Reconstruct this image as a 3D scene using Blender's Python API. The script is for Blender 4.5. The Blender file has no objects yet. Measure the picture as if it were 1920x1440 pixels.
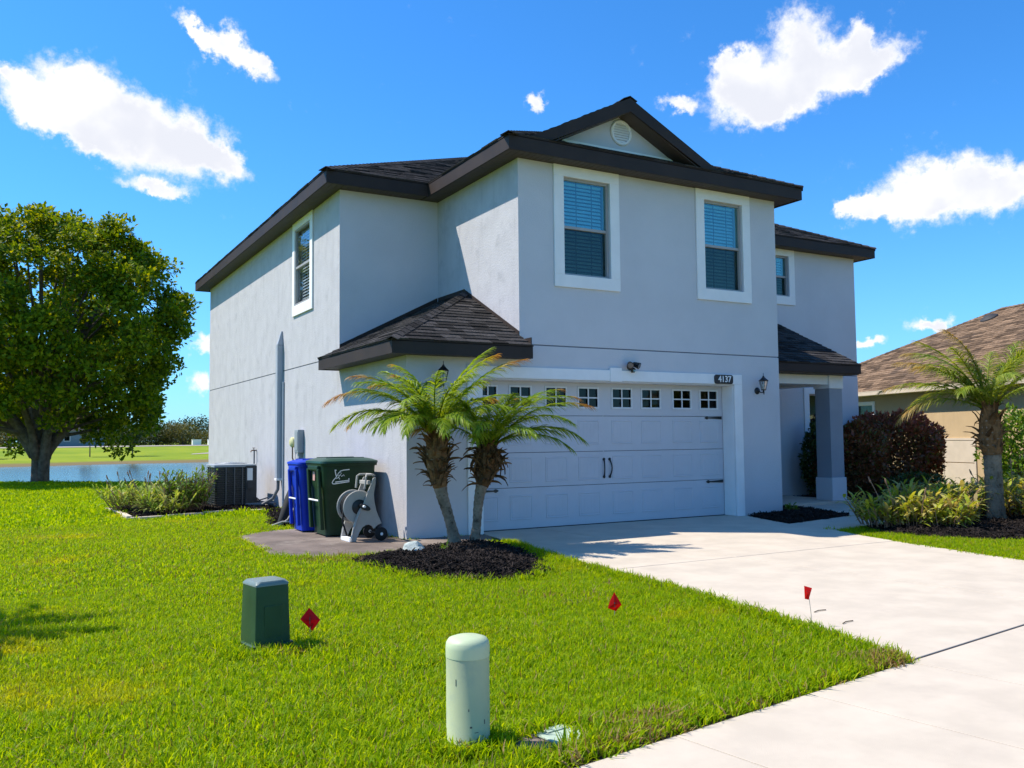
import bpy, bmesh, math, random
import numpy as np
from mathutils import Vector, Matrix
random.seed(7)
SC = bpy.context.scene
COL = SC.collection
PI = math.pi
R = math.radians

# ------------------------------------------------------------------ camera
cam_d = bpy.data.cameras.new('camera')
cam = bpy.data.objects.new('camera', cam_d)
COL.objects.link(cam)
cr = Vector((0.869480, -0.493866, -0.010059)); cu = Vector((-0.021645, -0.058437, 0.998056)); cf = Vector((0.493494, 0.867572, 0.061499))
M = Matrix.Identity(4)
for i in range(3):
    M[i][0] = cr[i]; M[i][1] = cu[i]; M[i][2] = -cf[i]
M[0][3], M[1][3], M[2][3] = -4.8182, -11.4893, 1.4
cam.matrix_world = M
cam_d.sensor_width = 36.0
cam_d.lens = 36.0 * 1644.587 / 1920
cam_d.clip_start = 0.05
cam_d.clip_end = 6000
SC.camera = cam

# ------------------------------------------------------------------ sky, sun, exposure
TO_SUN = Vector((-0.58, 0.46, 1.0)).normalized()
SUN_EL = math.asin(TO_SUN.z)
SUN_AZ = math.atan2(TO_SUN.x, TO_SUN.y)
CLOUDS = [(2.6, 20.5, 0.030, 0.021, 20), (4.4, 19.3, 0.047, 0.030, 30), (7.0, 18.2, 0.052, 0.027, 28), (9.6, 18.0, 0.033, 0.027, 35), (11.2, 17.2, 0.028, 0.014, 35), (0.56, 18.64, 0.032, 0.0100, 22), (-0.24, 20.15, 0.0200, 0.0070, 25), (3.4, 17.6, 0.045, 0.0125, 25), (11.15, 23.75, 0.0217, 0.0141, 35), (12.35, 23.21, 0.0263, 0.0099, 30), (13.4, 22.81, 0.011, 0.011, 40), (9.45, 24.41, 0.016, 0.0053, 35), (7.5, 15.12, 0.0265, 0.0061, 8), (48.48, 23.97, 0.027, 0.0243, -10), (47.43, 21.51, 0.0469, 0.0287, -15), (50.31, 21.73, 0.0514, 0.0227, -15), (52.78, 21.72, 0.0309, 0.0128, -25), (44.39, 21.38, 0.0235, 0.0252, 0), (46.4, 19.79, 0.0291, 0.0145, -12), (44.51, 22.97, 0.0177, 0.0089, -20), (51.92, 23.24, 0.0106, 0.0159, 0), (31.42, 21.36, 0.0087, 0.0081, 0), (40.89, 20.91, 0.0159, 0.0074, 10), (55.89, 14.52, 0.0472, 0.0257, 5), (54.27, 13.71, 0.0425, 0.0207, -8), (57.98, 14.09, 0.0411, 0.0221, 0), (60.0, 13.8, 0.0233, 0.0186, -30), (51.21, 13.73, 0.0123, 0.0072, -15), (52.78, 13.44, 0.0276, 0.0055, 0), (55.4, 6.5, 0.019, 0.0052, -5), (51.9, 5.7, 0.014, 0.0045, 0), (10.14, 6.14, 0.0126, 0.008, 0), (10.11, 3.52, 0.0115, 0.0126, 0)]
for az, el, a, b in ((85, 20, .09, .04), (92, 17, .06, .035), (120, 12, .1, .035), (150, 25, .09, .05), (158, 23, .06, .04), (185, 14, .1, .04), (215, 22, .08, .045), (222, 20, .06, .03), (250, 12, .11, .03), (285, 24, .08, .05), (310, 15, .1, .035), (335, 20, .07, .04)):
    CLOUDS.append((az, el, a, b, 8))


class NT:
    """small helper for writing node graphs"""
    def __init__(self, tree):
        self.t = tree; self.n = tree.nodes; self.l = tree.links

    def node(self, kind, **kw):
        nd = self.n.new(kind)
        for k, v in kw.items():
            setattr(nd, k, v)
        return nd

    def put(self, sock, v):
        if hasattr(v, 'is_linked') or isinstance(v, bpy.types.NodeSocket):
            self.l.new(v, sock)
        elif v is not None:
            sock.default_value = v

    def math(self, op, a, b=None, c=None, clamp=False):
        nd = self.node('ShaderNodeMath', operation=op, use_clamp=clamp)
        for i, v in enumerate((a, b, c)):
            if v is not None:
                self.put(nd.inputs[i], v)
        return nd.outputs[0]

    def vmath(self, op, a, b=None):
        nd = self.node('ShaderNodeVectorMath', operation=op)
        self.put(nd.inputs[0], a)
        if b is not None:
            self.put(nd.inputs[1], b)
        return nd.outputs['Value'] if op in ('DOT_PRODUCT', 'LENGTH') else nd.outputs[0]

    def mix(self, fac, a, b, mode='MIX'):
        nd = self.node('ShaderNodeMix', data_type='RGBA', blend_type=mode)
        self.put(nd.inputs[0], fac)
        for i, v in ((6, a), (7, b)):
            if isinstance(v, (tuple, list)):
                nd.inputs[i].default_value = (v[0], v[1], v[2], 1)
            else:
                self.put(nd.inputs[i], v)
        return nd.outputs[2]

    def smooth(self, v, lo, hi):
        nd = self.node('ShaderNodeMapRange', interpolation_type='SMOOTHSTEP')
        self.put(nd.inputs[0], v)
        nd.inputs[1].default_value = lo; nd.inputs[2].default_value = hi
        return nd.outputs[0]

    def noise(self, vec, scale, detail=4, rough=.55, color=False, dist=0):
        nd = self.node('ShaderNodeTexNoise')
        self.put(nd.inputs['Vector'], vec)
        nd.inputs['Scale'].default_value = scale; nd.inputs['Detail'].default_value = detail
        nd.inputs['Roughness'].default_value = rough; nd.inputs['Distortion'].default_value = dist
        return nd.outputs[1 if color else 0]


def make_world():
    w = bpy.data.worlds.new('World'); SC.world = w; w.use_nodes = True
    g = NT(w.node_tree); g.n.clear()
    sky = g.node('ShaderNodeTexSky', sky_type='NISHITA', sun_disc=False)
    sky.sun_elevation = SUN_EL; sky.sun_rotation = SUN_AZ
    sky.air_density = 1.0; sky.dust_density = 0.3; sky.ozone_density = 3.0
    col = g.mix(1.0, sky.outputs[0], (0.30, 0.86, 1.36), 'MULTIPLY')
    d = g.vmath('NORMALIZE', g.node('ShaderNodeTexCoord').outputs['Generated'])
    sx = g.node('ShaderNodeSeparateXYZ'); g.l.new(d, sx.inputs[0])
    hz_ = g.math('POWER', g.math('SUBTRACT', 1.0, g.math('ABSOLUTE', sx.outputs[2]), clamp=True), 9.0)
    col = g.mix(g.math('MULTIPLY', hz_, .55), col, (3.4, 5.0, 6.4))
    n1 = g.noise(d, 30, 7, .62, color=True)
    n1v = g.vmath('SUBTRACT', n1, (0.5, 0.5, 0.5))
    dd = g.vmath('ADD', d, g.vmath('MULTIPLY', n1v, (0.045, 0.045, 0.045)))
    n1b = g.vmath('SUBTRACT', g.noise(d, 110, 5, .6, color=True), (0.5, 0.5, 0.5))
    dd = g.vmath('ADD', dd, g.vmath('MULTIPLY', n1b, (0.016, 0.016, 0.016)))
    field = None
    for az, el, a, b, rot in CLOUDS:
        if b < .012: a, b = a * 1.15, b * 1.25
        az, el, ro = R(az), R(el), R(rot)
        c = Vector((math.cos(el) * math.sin(az), math.cos(el) * math.cos(az), math.sin(el)))
        ri = Vector((math.cos(az), -math.sin(az), 0)); up = ri.cross(c)
        ax = (ri * math.cos(ro) - up * math.sin(ro)) / a
        ay = (ri * math.sin(ro) + up * math.cos(ro)) / b
        rel = g.vmath('SUBTRACT', dd, tuple(c))
        u = g.vmath('DOT_PRODUCT', rel, tuple(ax)); v = g.vmath('DOT_PRODUCT', rel, tuple(ay))
        wz = g.vmath('DOT_PRODUCT', rel, tuple(c * 8))
        r2 = g.math('ADD', g.math('MULTIPLY', u, u), g.math('MULTIPLY_ADD', v, v, g.math('MULTIPLY', wz, wz)))
        m = g.math('POWER', 2.718, g.math('MULTIPLY', r2, -1.0))
        if b < .012: m = g.math('MULTIPLY', m, 1.25)
        field = m if field is None else g.math('ADD', field, m)
    n2 = g.noise(d, 44, 9, .66)
    f2 = g.math('ADD', field, g.math('MULTIPLY', g.math('SUBTRACT', n2, .5), 1.25))
    mask = g.smooth(f2, .16, .98)
    n3 = g.noise(d, 14, 4, .5)
    shade = g.math('MULTIPLY', g.smooth(n3, .34, .62), g.smooth(field, .6, 1.3))
    ccol = g.mix(g.math('MULTIPLY', shade, .7), (6.3, 6.3, 6.35), (4.4, 4.6, 5.3))
    out = g.mix(mask, col, ccol)
    bg = g.node('ShaderNodeBackground'); g.l.new(out, bg.inputs[0]); bg.inputs[1].default_value = 0.108
    o = g.node('ShaderNodeOutputWorld'); g.l.new(bg.outputs[0], o.inputs[0])


make_world()
sun_d = bpy.data.lights.new('sun', 'SUN'); sun = bpy.data.objects.new('sun', sun_d); COL.objects.link(sun)
sun_d.energy = 4.3; sun_d.angle = R(0.55); sun_d.color = (1.0, 0.93, 0.82)
sun.rotation_euler = TO_SUN.to_track_quat('Z', 'Y').to_euler()
sun.location = (-20, 24, 40)
vs = SC.view_settings
vs.view_transform = 'Standard'; vs.look = 'None'; vs.exposure = 0.68; vs.gamma = 1.0; vs.use_curve_mapping = False
SC.render.engine = 'CYCLES'
SC.cycles.max_bounces = 6; SC.cycles.diffuse_bounces = 3; SC.cycles.transparent_max_bounces = 8

# ------------------------------------------------------------------ materials
MATS = {}


def mat(name, col, rough=.6, var=.12, scale=4.0, bump=0.0, bscale=80.0, metal=0.0, spec=.4, detail=5, dirt=None, dirt_scale=1.2, dirt_lo=.5, dirt_hi=.7, island=0.0, streak=0.0, bdist=.02, coat=0):
    m = bpy.data.materials.new(name); m.use_nodes = True
    g = NT(m.node_tree); p = g.n['Principled BSDF']
    geo = g.node('ShaderNodeNewGeometry'); pos = geo.outputs['Position']
    nz = g.noise(pos, scale, detail, .6)
    lo = [c * (1 - var) for c in col]; hi = [min(1, c * (1 + var)) for c in col]
    c = g.mix(g.smooth(nz, .3, .7), lo, hi)
    if island:
        oi = g.node('ShaderNodeObjectInfo')
        ir = g.math('FRACT', g.math('ADD', geo.outputs['Random Per Island'], g.math('MULTIPLY', oi.outputs['Random'], 7.3)))
        f = g.math('MULTIPLY_ADD', ir, island * 2, 1 - island)
        c = g.mix(1.0, c, f, 'MULTIPLY')
    if streak:
        mp = g.node('ShaderNodeMapping'); g.l.new(pos, mp.inputs[0]); mp.inputs['Scale'].default_value = (3.2, 3.2, .35)
        s = g.noise(mp.outputs[0], 2.2, 8, .72)
        c = g.mix(g.math('MULTIPLY', g.smooth(s, .5, .72), streak), c, [q * .62 for q in col])
    if dirt:
        dn = g.noise(pos, dirt_scale, 7, .65)
        c = g.mix(g.smooth(dn, dirt_lo, dirt_hi), c, dirt)
    g.l.new(c, p.inputs['Base Color'])
    p.inputs['Metallic'].default_value = metal
    p.inputs['Specular IOR Level'].default_value = spec
    if coat:
        p.inputs['Coat Weight'].default_value = coat
    rn = g.math('MULTIPLY_ADD', nz, .2, rough - .1, clamp=True)
    g.l.new(rn, p.inputs['Roughness'])
    if bump:
        b = g.node('ShaderNodeBump'); b.inputs['Strength'].default_value = bump; b.inputs['Distance'].default_value = bdist
        g.l.new(g.noise(pos, bscale, 4, .6), b.inputs['Height']); g.l.new(b.outputs[0], p.inputs['Normal'])
    MATS[name] = m
    return m


def leaf_mat(name, cols, trans=.45, rough=.45, patch=None, patch_scale=.6, spec=.35, tip=None, patch_lo=.52, patch_hi=.7, tscale=(1.5, 1.25, .6)):
    """foliage: colour picked per leaf, partly translucent; optional attribute 'tip' browns the ends"""
    m = bpy.data.materials.new(name); m.use_nodes = True
    g = NT(m.node_tree); p = g.n['Principled BSDF']
    geo = g.node('ShaderNodeNewGeometry')
    oi = g.node('ShaderNodeObjectInfo')
    rnd = g.math('FRACT', g.math('ADD', geo.outputs['Random Per Island'], oi.outputs['Random']))
    ramp = g.node('ShaderNodeValToRGB'); g.l.new(rnd, ramp.inputs[0])
    el = ramp.color_ramp.elements
    while len(el) < len(cols):
        el.new(.5)
    for i, c in enumerate(cols):
        el[i].position = i / max(1, len(cols) - 1); el[i].color = (*c, 1)
    c = ramp.outputs[0]
    if patch:
        nz = g.noise(geo.outputs['Position'], patch_scale, 5, .6)
        c = g.mix(g.smooth(nz, patch_lo, patch_hi), c, patch)
    if tip:
        at = g.node('ShaderNodeAttribute', attribute_name='tip')
        c = g.mix(at.outputs['Fac'], c, tip)
    g.l.new(c, p.inputs['Base Color'])
    p.inputs['Roughness'].default_value = rough; p.inputs['Specular IOR Level'].default_value = spec
    tr = g.node('ShaderNodeBsdfTranslucent')
    tc = g.mix(1.0, c, tscale, 'MULTIPLY')
    g.l.new(tc, tr.inputs[0])
    mx = g.node('ShaderNodeMixShader'); mx.inputs[0].default_value = trans
    g.l.new(p.outputs[0], mx.inputs[1]); g.l.new(tr.outputs[0], mx.inputs[2])
    g.l.new(mx.outputs[0], g.n['Material Output'].inputs[0])
    MATS[name] = m
    return m


def glass_mat(name, tint, refl=.08, rough=.02, gcol=(1, 1, 1)):
    m = bpy.data.materials.new(name); m.use_nodes = True
    g = NT(m.node_tree); g.n.remove(g.n['Principled BSDF'])
    t = g.node('ShaderNodeBsdfTransparent'); t.inputs[0].default_value = (*tint, 1)
    s = g.node('ShaderNodeBsdfGlossy'); s.inputs['Roughness'].default_value = rough; s.inputs['Color'].default_value = (*gcol, 1)
    geo = g.node('ShaderNodeNewGeometry')
    ca = g.math('ABSOLUTE', g.vmath('DOT_PRODUCT', geo.outputs['Incoming'], geo.outputs['Normal']))
    fr = g.math('MULTIPLY_ADD', g.math('POWER', g.math('SUBTRACT', 1.0, ca, clamp=True), 5.0), .95, .05 + refl)
    fr = g.math('MULTIPLY', fr, g.math('SUBTRACT', 1.0, geo.outputs['Backfacing']), clamp=True)
    b = g.node('ShaderNodeBump'); b.inputs['Strength'].default_value = .06; b.inputs['Distance'].default_value = .02
    g.l.new(g.noise(geo.outputs['Position'], 2.5, 2, .5), b.inputs['Height']); g.l.new(b.outputs[0], s.inputs['Normal'])
    mx = g.node('ShaderNodeMixShader')
    g.l.new(fr, mx.inputs[0])
    g.l.new(t.outputs[0], mx.inputs[1]); g.l.new(s.outputs[0], mx.inputs[2])
    g.l.new(mx.outputs[0], g.n['Material Output'].inputs[0])
    MATS[name] = m
    return m


# ------------------------------------------------------------------ mesh helpers
class MB:
    def __init__(self):
        self.v = []; self.f = []; self.m = []; self.cur = 0; self.attr = None

    def add(self, vs, fs):
        o = len(self.v)
        self.v += [tuple(p) for p in vs]
        for f in fs:
            self.f.append([o + i for i in f]); self.m.append(self.cur)

    def box(self, x0, x1, y0, y1, z0, z1):
        self.add([(x0, y0, z0), (x1, y0, z0), (x1, y1, z0), (x0, y1, z0), (x0, y0, z1), (x1, y0, z1), (x1, y1, z1), (x0, y1, z1)],
                 [(0, 3, 2, 1), (4, 5, 6, 7), (0, 1, 5, 4), (1, 2, 6, 5), (2, 3, 7, 6), (3, 0, 4, 7)])

    def poly(self, pts):
        self.add(pts, [tuple(range(len(pts)))])

    def prism(self, pts, off):
        """polygon pts (3d) extruded by vector off"""
        n = len(pts); off = Vector(off)
        a = [Vector(p) for p in pts]; b = [p + off for p in a]
        self.add(a + b, [tuple(range(n))[::-1], tuple(range(n, 2 * n))] + [(i, (i + 1) % n, n + (i + 1) % n, n + i) for i in range(n)])

    def tube(self, pts, rad, n=8, cap=True):
        pts = [Vector(p) for p in pts]
        if not isinstance(rad, (list, tuple)):
            rad = [rad] * len(pts)
        vs = []; ref = Vector((0, 0, 1))
        t0 = (pts[1] - pts[0]).normalized()
        if abs(t0.dot(ref)) > .95:
            ref = Vector((1, 0, 0))
        a = t0.cross(ref).normalized()
        for i, p in enumerate(pts):
            t = (pts[min(i + 1, len(pts) - 1)] - pts[max(i - 1, 0)]).normalized()
            a = (a - t * a.dot(t)).normalized(); b = t.cross(a)
            for k in range(n):
                th = 2 * PI * k / n
                vs.append(p + (a * math.cos(th) + b * math.sin(th)) * rad[i])
        fs = []
        for i in range(len(pts) - 1):
            for k in range(n):
                fs.append((i * n + k, i * n + (k + 1) % n, (i + 1) * n + (k + 1) % n, (i + 1) * n + k))
        if cap:
            fs.append(tuple(range(n))[::-1]); fs.append(tuple(range((len(pts) - 1) * n, len(pts) * n)))
        self.add(vs, fs)

    def lathe(self, prof, n=24, c=(0, 0, 0), axis='Z', cap=True):
        vs = []
        for r, h in prof:
            for k in range(n):
                th = 2 * PI * k / n; x, y = r * math.cos(th), r * math.sin(th)
                q = {'Z': (x, y, h), 'Y': (x, h, y), 'X': (h, x, y)}[axis]
                vs.append((c[0] + q[0], c[1] + q[1], c[2] + q[2]))
        fs = []
        for i in range(len(prof) - 1):
            for k in range(n):
                fs.append((i * n + k, i * n + (k + 1) % n, (i + 1) * n + (k + 1) % n, (i + 1) * n + k))
        if cap:
            fs.append(tuple(range(n))[::-1]); fs.append(tuple(range((len(prof) - 1) * n, len(prof) * n)))
        self.add(vs, fs)

    def loft(self, secs, seg=4, cap=True):
        """secs: (cx, cy, z, hx, hy, r) rounded rectangles stacked in z"""
        n = 4 * (seg + 1); vs = []
        for cx, cy, z, hx, hy, r in secs:
            for q, (sx, sy) in enumerate(((1, 1), (-1, 1), (-1, -1), (1, -1))):
                for k in range(seg + 1):
                    th = q * PI / 2 + k / seg * PI / 2
                    vs.append((cx + sx * (hx - r) + r * math.cos(th), cy + sy * (hy - r) + r * math.sin(th), z))
        fs = []
        for i in range(len(secs) - 1):
            for k in range(n):
                fs.append((i * n + k, i * n + (k + 1) % n, (i + 1) * n + (k + 1) % n, (i + 1) * n + k))
        if cap:
            fs.append(tuple(range(n))[::-1]); fs.append(tuple(range((len(secs) - 1) * n, len(secs) * n)))
        self.add(vs, fs)

    def build(self, name, mats, parent=None, smooth=False, bevel=0.0, loc=None, recalc=True, mesh_only=False):
        me = bpy.data.meshes.new(name)
        me.from_pydata(self.v, [], self.f)
        if not isinstance(mats, (list, tuple)):
            mats = [mats]
        for m in mats:
            me.materials.append(MATS[m] if isinstance(m, str) else m)
        if len(mats) > 1:
            me.polygons.foreach_set('material_index', self.m)
        if self.attr is not None:
            at = me.attributes.new('tip', 'FLOAT', 'POINT'); at.data.foreach_set('value', self.attr)
        if recalc or bevel:
            bm = bmesh.new(); bm.from_mesh(me)
            if bevel:
                ed = [e for e in bm.edges if len(e.link_faces) == 2 and e.calc_face_angle(0) > .5]
                bmesh.ops.bevel(bm, geom=ed, offset=bevel, segments=2, affect='EDGES', profile=.6)
            if recalc:
                bmesh.ops.recalc_face_normals(bm, faces=bm.faces)
            bm.to_mesh(me); bm.free()
        if smooth:
            me.polygons.foreach_set('use_smooth', [True] * len(me.polygons))
            if smooth != 'all':
                me.set_sharp_from_angle(angle=R(38))
        me.update()
        if mesh_only:
            return me
        o = bpy.data.objects.new(name, me); COL.objects.link(o)
        if parent:
            o.parent = parent
        if loc:
            o.location = loc
        return o


def tag(o, label=None, cat=None, group=None, kind=None):
    if label: o['label'] = label
    if cat: o['category'] = cat
    if group: o['group'] = group
    if kind: o['kind'] = kind
    return o


def thing(name, label, cat, loc=(0, 0, 0), rz=0.0, group=None):
    o = bpy.data.objects.new(name, None); COL.objects.link(o)
    o.empty_display_size = .2; o.location = loc; o.rotation_euler = (0, 0, rz)
    return tag(o, label, cat, group)


def inst(name, me, parent=None, loc=(0, 0, 0), rot=None, scale=None, label=None):
    o = bpy.data.objects.new(name, me); COL.objects.link(o)
    if parent: o.parent = parent
    o.location = loc
    if rot is not None:
        o.rotation_euler = rot
    if scale is not None:
        o.scale = scale if hasattr(scale, '__len__') else (scale,) * 3
    if label: o['label'] = label
    return o


# ------------------------------------------------------------------ palette
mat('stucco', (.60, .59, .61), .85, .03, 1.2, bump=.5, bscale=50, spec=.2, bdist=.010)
mat('stucco_weathered_sun_toned', (.49, .475, .49), .85, .05, 2.5, bump=.5, bscale=36, spec=.2, bdist=.011, streak=.38, dirt=(.395, .385, .40), dirt_scale=2.6, dirt_lo=.52, dirt_hi=.75)  # streaks are weathering; base colour also lowered to tone down the sunlit faces
mat('stucco_groove', (.2, .21, .25), .9, .05)
mat('trim_white', (.86, .84, .82), .6, .03, 3, bump=.15, bscale=60, spec=.3, dirt=(.78, .76, .74), dirt_scale=3, dirt_lo=.6, dirt_hi=.9)
mat('fascia_brown', (.040, .029, .025), .6, .12, 2.5, bump=.08, bscale=25, spec=.18)
mat('soffit_brown', (.075, .058, .048), .6, .1, 3, spec=.3)
mat('shingle', (.046, .042, .041), .92, .35, 30, bump=.6, bscale=260, spec=.12, island=.6)
mat('roof_deck', (.03, .028, .028), .95, .1)
mat('door_paint', (.56, .555, .59), .45, .025, 2, bump=.1, bscale=90, spec=.4, dirt=(.50, .495, .53), dirt_scale=1.4, dirt_lo=.55, dirt_hi=.85)
mat('sash_metal', (.36, .34, .33), .4, .06, spec=.5)
mat('blind', (.80, .81, .80), .5, .05, 6)
mat('black_iron', (.012, .012, .013), .42, .2, 20, spec=.5)
mat('letter_white', (.82, .82, .8), .5, .02)
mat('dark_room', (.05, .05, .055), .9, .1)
mat('concrete', (.55, .47, .37), .85, .08, 2.2, bump=.3, bscale=180, spec=.2, detail=10, dirt=(.40, .34, .28), dirt_scale=1.3, dirt_lo=.5, dirt_hi=1.0, bdist=.006)
mat('joint_dark', (.13, .105, .085), .95, .3, 6)
mat('old_concrete', (.16, .125, .105), .85, .3, 1.6, bump=.35, bscale=120, spec=.25, detail=9, dirt=(.3, .25, .21), dirt_scale=1.1, dirt_lo=.5, dirt_hi=.7, bdist=.008)
mat('asphalt', (.055, .055, .057), .9, .2, 3, bump=.5, bscale=200)
mat('mulch_soil', (.018, .014, .012), .95, .4, 9, bump=.9, bscale=40, spec=.1)
mat('mulch', (.020, .0145, .012), .85, .4, 15, island=.75, spec=.15)
mat('lens_grey', (.10, .10, .10), .15, .1, spec=.6)
mat('soil', (.06, .042, .028), .95, .4, 12, bump=.8, bscale=50, spec=.1)
glass_mat('glass_upper', (.62, .86, .90), .16, .015, (.62, .9, .85))
glass_mat('glass_screen', (.46, .56, .53), .02, .12, (.65, .8, .75))
glass_mat('glass_dark', (.25, .28, .28), -.01, .03, (.55, .6, .6))
glass_mat('glass_side', (.80, .84, .86), .06, .015)
mat('bark', (.16, .125, .10), .9, .35, 6, bump=1.0, bscale=18, spec=.15, bdist=.05)
mat('palm_trunk', (.27, .205, .145), .9, .3, 14, bump=.8, bscale=35, spec=.15, dirt=(.1, .07, .05), dirt_scale=7, dirt_lo=.5, dirt_hi=.65)
mat('palm_boot', (.16, .082, .036), .9, .35, 12, bump=.8, bscale=60, spec=.15, island=.55)
mat('twig', (.12, .085, .05), .85, .25, 10)
# ------------------------------------------------------------------ ground, concrete, pond
rng = np.random.default_rng(11)


def sstep(t):
    t = np.clip(t, 0, 1); return t * t * (3 - 2 * t)


def crest(x):
    return np.clip(24.8 - .86 * (x + 5.2), 20.5, 27.5)


def hz(x, y):
    x = np.asarray(x, float); y = np.asarray(y, float)
    c = crest(x)
    z = -.02 - 1.2 * sstep((y - c) / 5.5)
    far = 74 + 1.2 * np.sin(x * .21) + .6 * np.sin(x * .53)
    z = z + 1.0 * sstep((y - (far - 4)) / 9) + .92 * sstep((y - far - 4) / 55)
    return z


def ground_mat():
    m = mat('ground', (.10, .12, .02), .95, .3, 1.2, bump=.6, bscale=30, spec=.1)
    g = NT(m.node_tree); p = g.n['Principled BSDF']
    geo = g.node('ShaderNodeNewGeometry')
    s = g.node('ShaderNodeSeparateXYZ'); g.l.new(geo.outputs['Position'], s.inputs[0])
    n = g.noise(geo.outputs['Position'], .35, 7, .65)
    near = g.mix(g.smooth(n, .3, .7), (.13, .20, .010), (.23, .30, .015))
    nf = g.noise(geo.outputs['Position'], .08, 8, .7)
    far = g.mix(g.smooth(nf, .3, .7), (.14, .22, .010), (.27, .31, .018))
    c = g.mix(g.smooth(s.outputs[1], 40, 70), near, far)
    shore = g.math('MULTIPLY', g.math('SUBTRACT', 1.0, g.smooth(s.outputs[2], -.46, -.28)), g.smooth(s.outputs[1], 40, 60))
    c = g.mix(shore, c, (.20, .15, .07))
    g.l.new(c, p.inputs['Base Color'])


ground_mat()
xs = np.concatenate([[-1500, -600, -250, -120, -80, -60, -45], np.arange(-34, 36, 2.0), [42, 55, 70, 90, 130, 250, 600, 1500]])
ys = np.concatenate([[-1500, -500, -150, -60, -30, -20, -14, -10, -6, -2, 4, 10, 16], np.arange(19, 36, 1.0), [40, 50, 60], np.arange(66, 90, 1.5), [95, 100, 110, 120, 130, 150, 180, 230, 320, 500, 900, 1500, 2600]])
X, Y = np.meshgrid(xs, ys); Z = hz(X, Y)
b = MB()
nx = len(xs)
b.v = list(zip(X.ravel().tolist(), Y.ravel().tolist(), Z.ravel().tolist()))
for j in range(len(ys) - 1):
    for i in range(nx - 1):
        b.f.append((j * nx + i, j * nx + i + 1, (j + 1) * nx + i + 1, (j + 1) * nx + i)); b.m.append(0)
tag(b.build('ground', 'ground', smooth='all', recalc=False), kind='structure')

m = bpy.data.materials.new('water'); m.use_nodes = True; MATS['water'] = m
g = NT(m.node_tree); p = g.n['Principled BSDF']
p.inputs['Base Color'].default_value = (.03, .055, .075, 1); p.inputs['Roughness'].default_value = .12; p.inputs['Specular IOR Level'].default_value = .6
geo = g.node('ShaderNodeNewGeometry'); mp = g.node('ShaderNodeMapping'); g.l.new(geo.outputs['Position'], mp.inputs[0]); mp.inputs['Scale'].default_value = (.6, 1.6, 1)
bp_ = g.node('ShaderNodeBump'); bp_.inputs['Strength'].default_value = .28; bp_.inputs['Distance'].default_value = .06
g.l.new(g.noise(mp.outputs[0], 2.2, 5, .6), bp_.inputs['Height']); g.l.new(bp_.outputs[0], p.inputs['Normal'])
b = MB(); b.poly([(-140, 18, -.6), (140, 18, -.6), (140, 82, -.6), (-140, 82, -.6)])
tag(b.build('pond_water', 'water'), kind='structure')

# far road and path beyond the pond
b = MB()
for x0 in range(-90, 120, 6):
    f = lambda x: float(128 + 3 * math.sin(x * .02))
    b.add([(x0, f(x0), hz(x0, f(x0)) + .03), (x0 + 6, f(x0 + 6), hz(x0 + 6, f(x0 + 6)) + .03), (x0 + 6, f(x0 + 6) + 24, hz(x0 + 6, f(x0 + 6) + 24) + .05), (x0, f(x0) + 24, hz(x0, f(x0) + 24) + .05)], [(0, 1, 2, 3)])
tag(b.build('far_road', mat('far_road', (.36, .31, .25), .9, .1, .3)), kind='structure')
b = MB()
pp = [(12.5, 92.0), (18, 95), (25, 97), (40, 98)]
for (xa, ya), (xb, yb) in zip(pp[:-1], pp[1:]):
    b.add([(xa, ya, hz(xa, ya) + .03), (xb, yb, hz(xb, yb) + .03), (xb, yb + 4.5, hz(xb, yb + 4.5) + .03), (xa + .7, ya + 2.5, hz(xa, ya + 2.5) + .03)], [(0, 1, 2, 3)])
tag(b.build('far_path', 'far_road'), kind='structure')


def clip(poly, nx_, ny_, c):
    """keep nx*x+ny*y <= c"""
    out = []
    for i, a in enumerate(poly):
        q = poly[(i + 1) % len(poly)]
        da = nx_ * a[0] + ny_ * a[1] - c; dq = nx_ * q[0] + ny_ * q[1] - c
        if da <= 0: out.append(a)
        if da * dq < 0:
            t = da / (da - dq); out.append((a[0] + (q[0] - a[0]) * t, a[1] + (q[1] - a[1]) * t))
    return out


def slab(name, poly, z, t, m, parent, bevel=.008):
    b = MB(); b.prism([(x, y, z - t) for x, y in poly], (0, 0, t))
    return b.build(name, m, parent, bevel=bevel)


E8 = Vector((math.cos(R(8)), math.sin(R(8)))); N8 = Vector((-E8.y, E8.x))
def side(s, w):
    return (0.01 + E8.x * s + N8.x * w, -7.90 + E8.y * s + N8.y * w)


DRIVE = [(1.22, .27), (1.22, -.02), (1.16, -.5), (1.02, -1.1), (.9, -1.65), (.72, -2.6), (.6, -3.5), (.52, -4.6), (.39, -5.8), (.22, -6.85), side(0, .012), side(4.75, .012), (4.91, -5.77), (5.16, -4.5), (5.45, -3.3), (5.76, -2.5), (5.91, -1.47), (6.2, -.6), (6.42, -.03), (6.42, -.02), (6.2, -.02), (6.2, .27)]
drv = tag(bpy.data.objects.new('driveway', None), kind='structure'); COL.objects.link(drv)
ga = .007
for h in ((0, -1, 3.84 - ga), (0, 1, -3.84 - ga)):
    half = clip(DRIVE, *h)
    for v in ((1, .05, 2.30 - ga), (-1, -.05, -2.30 - ga)):
        slab('concrete_slab', clip(half, *v), 0.0, .11, 'concrete', drv)
b = MB(); b.prism([(x, y, -.1) for x, y in DRIVE], (0, 0, .093)); b.build('joint_filler', 'joint_dark', drv)

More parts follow.
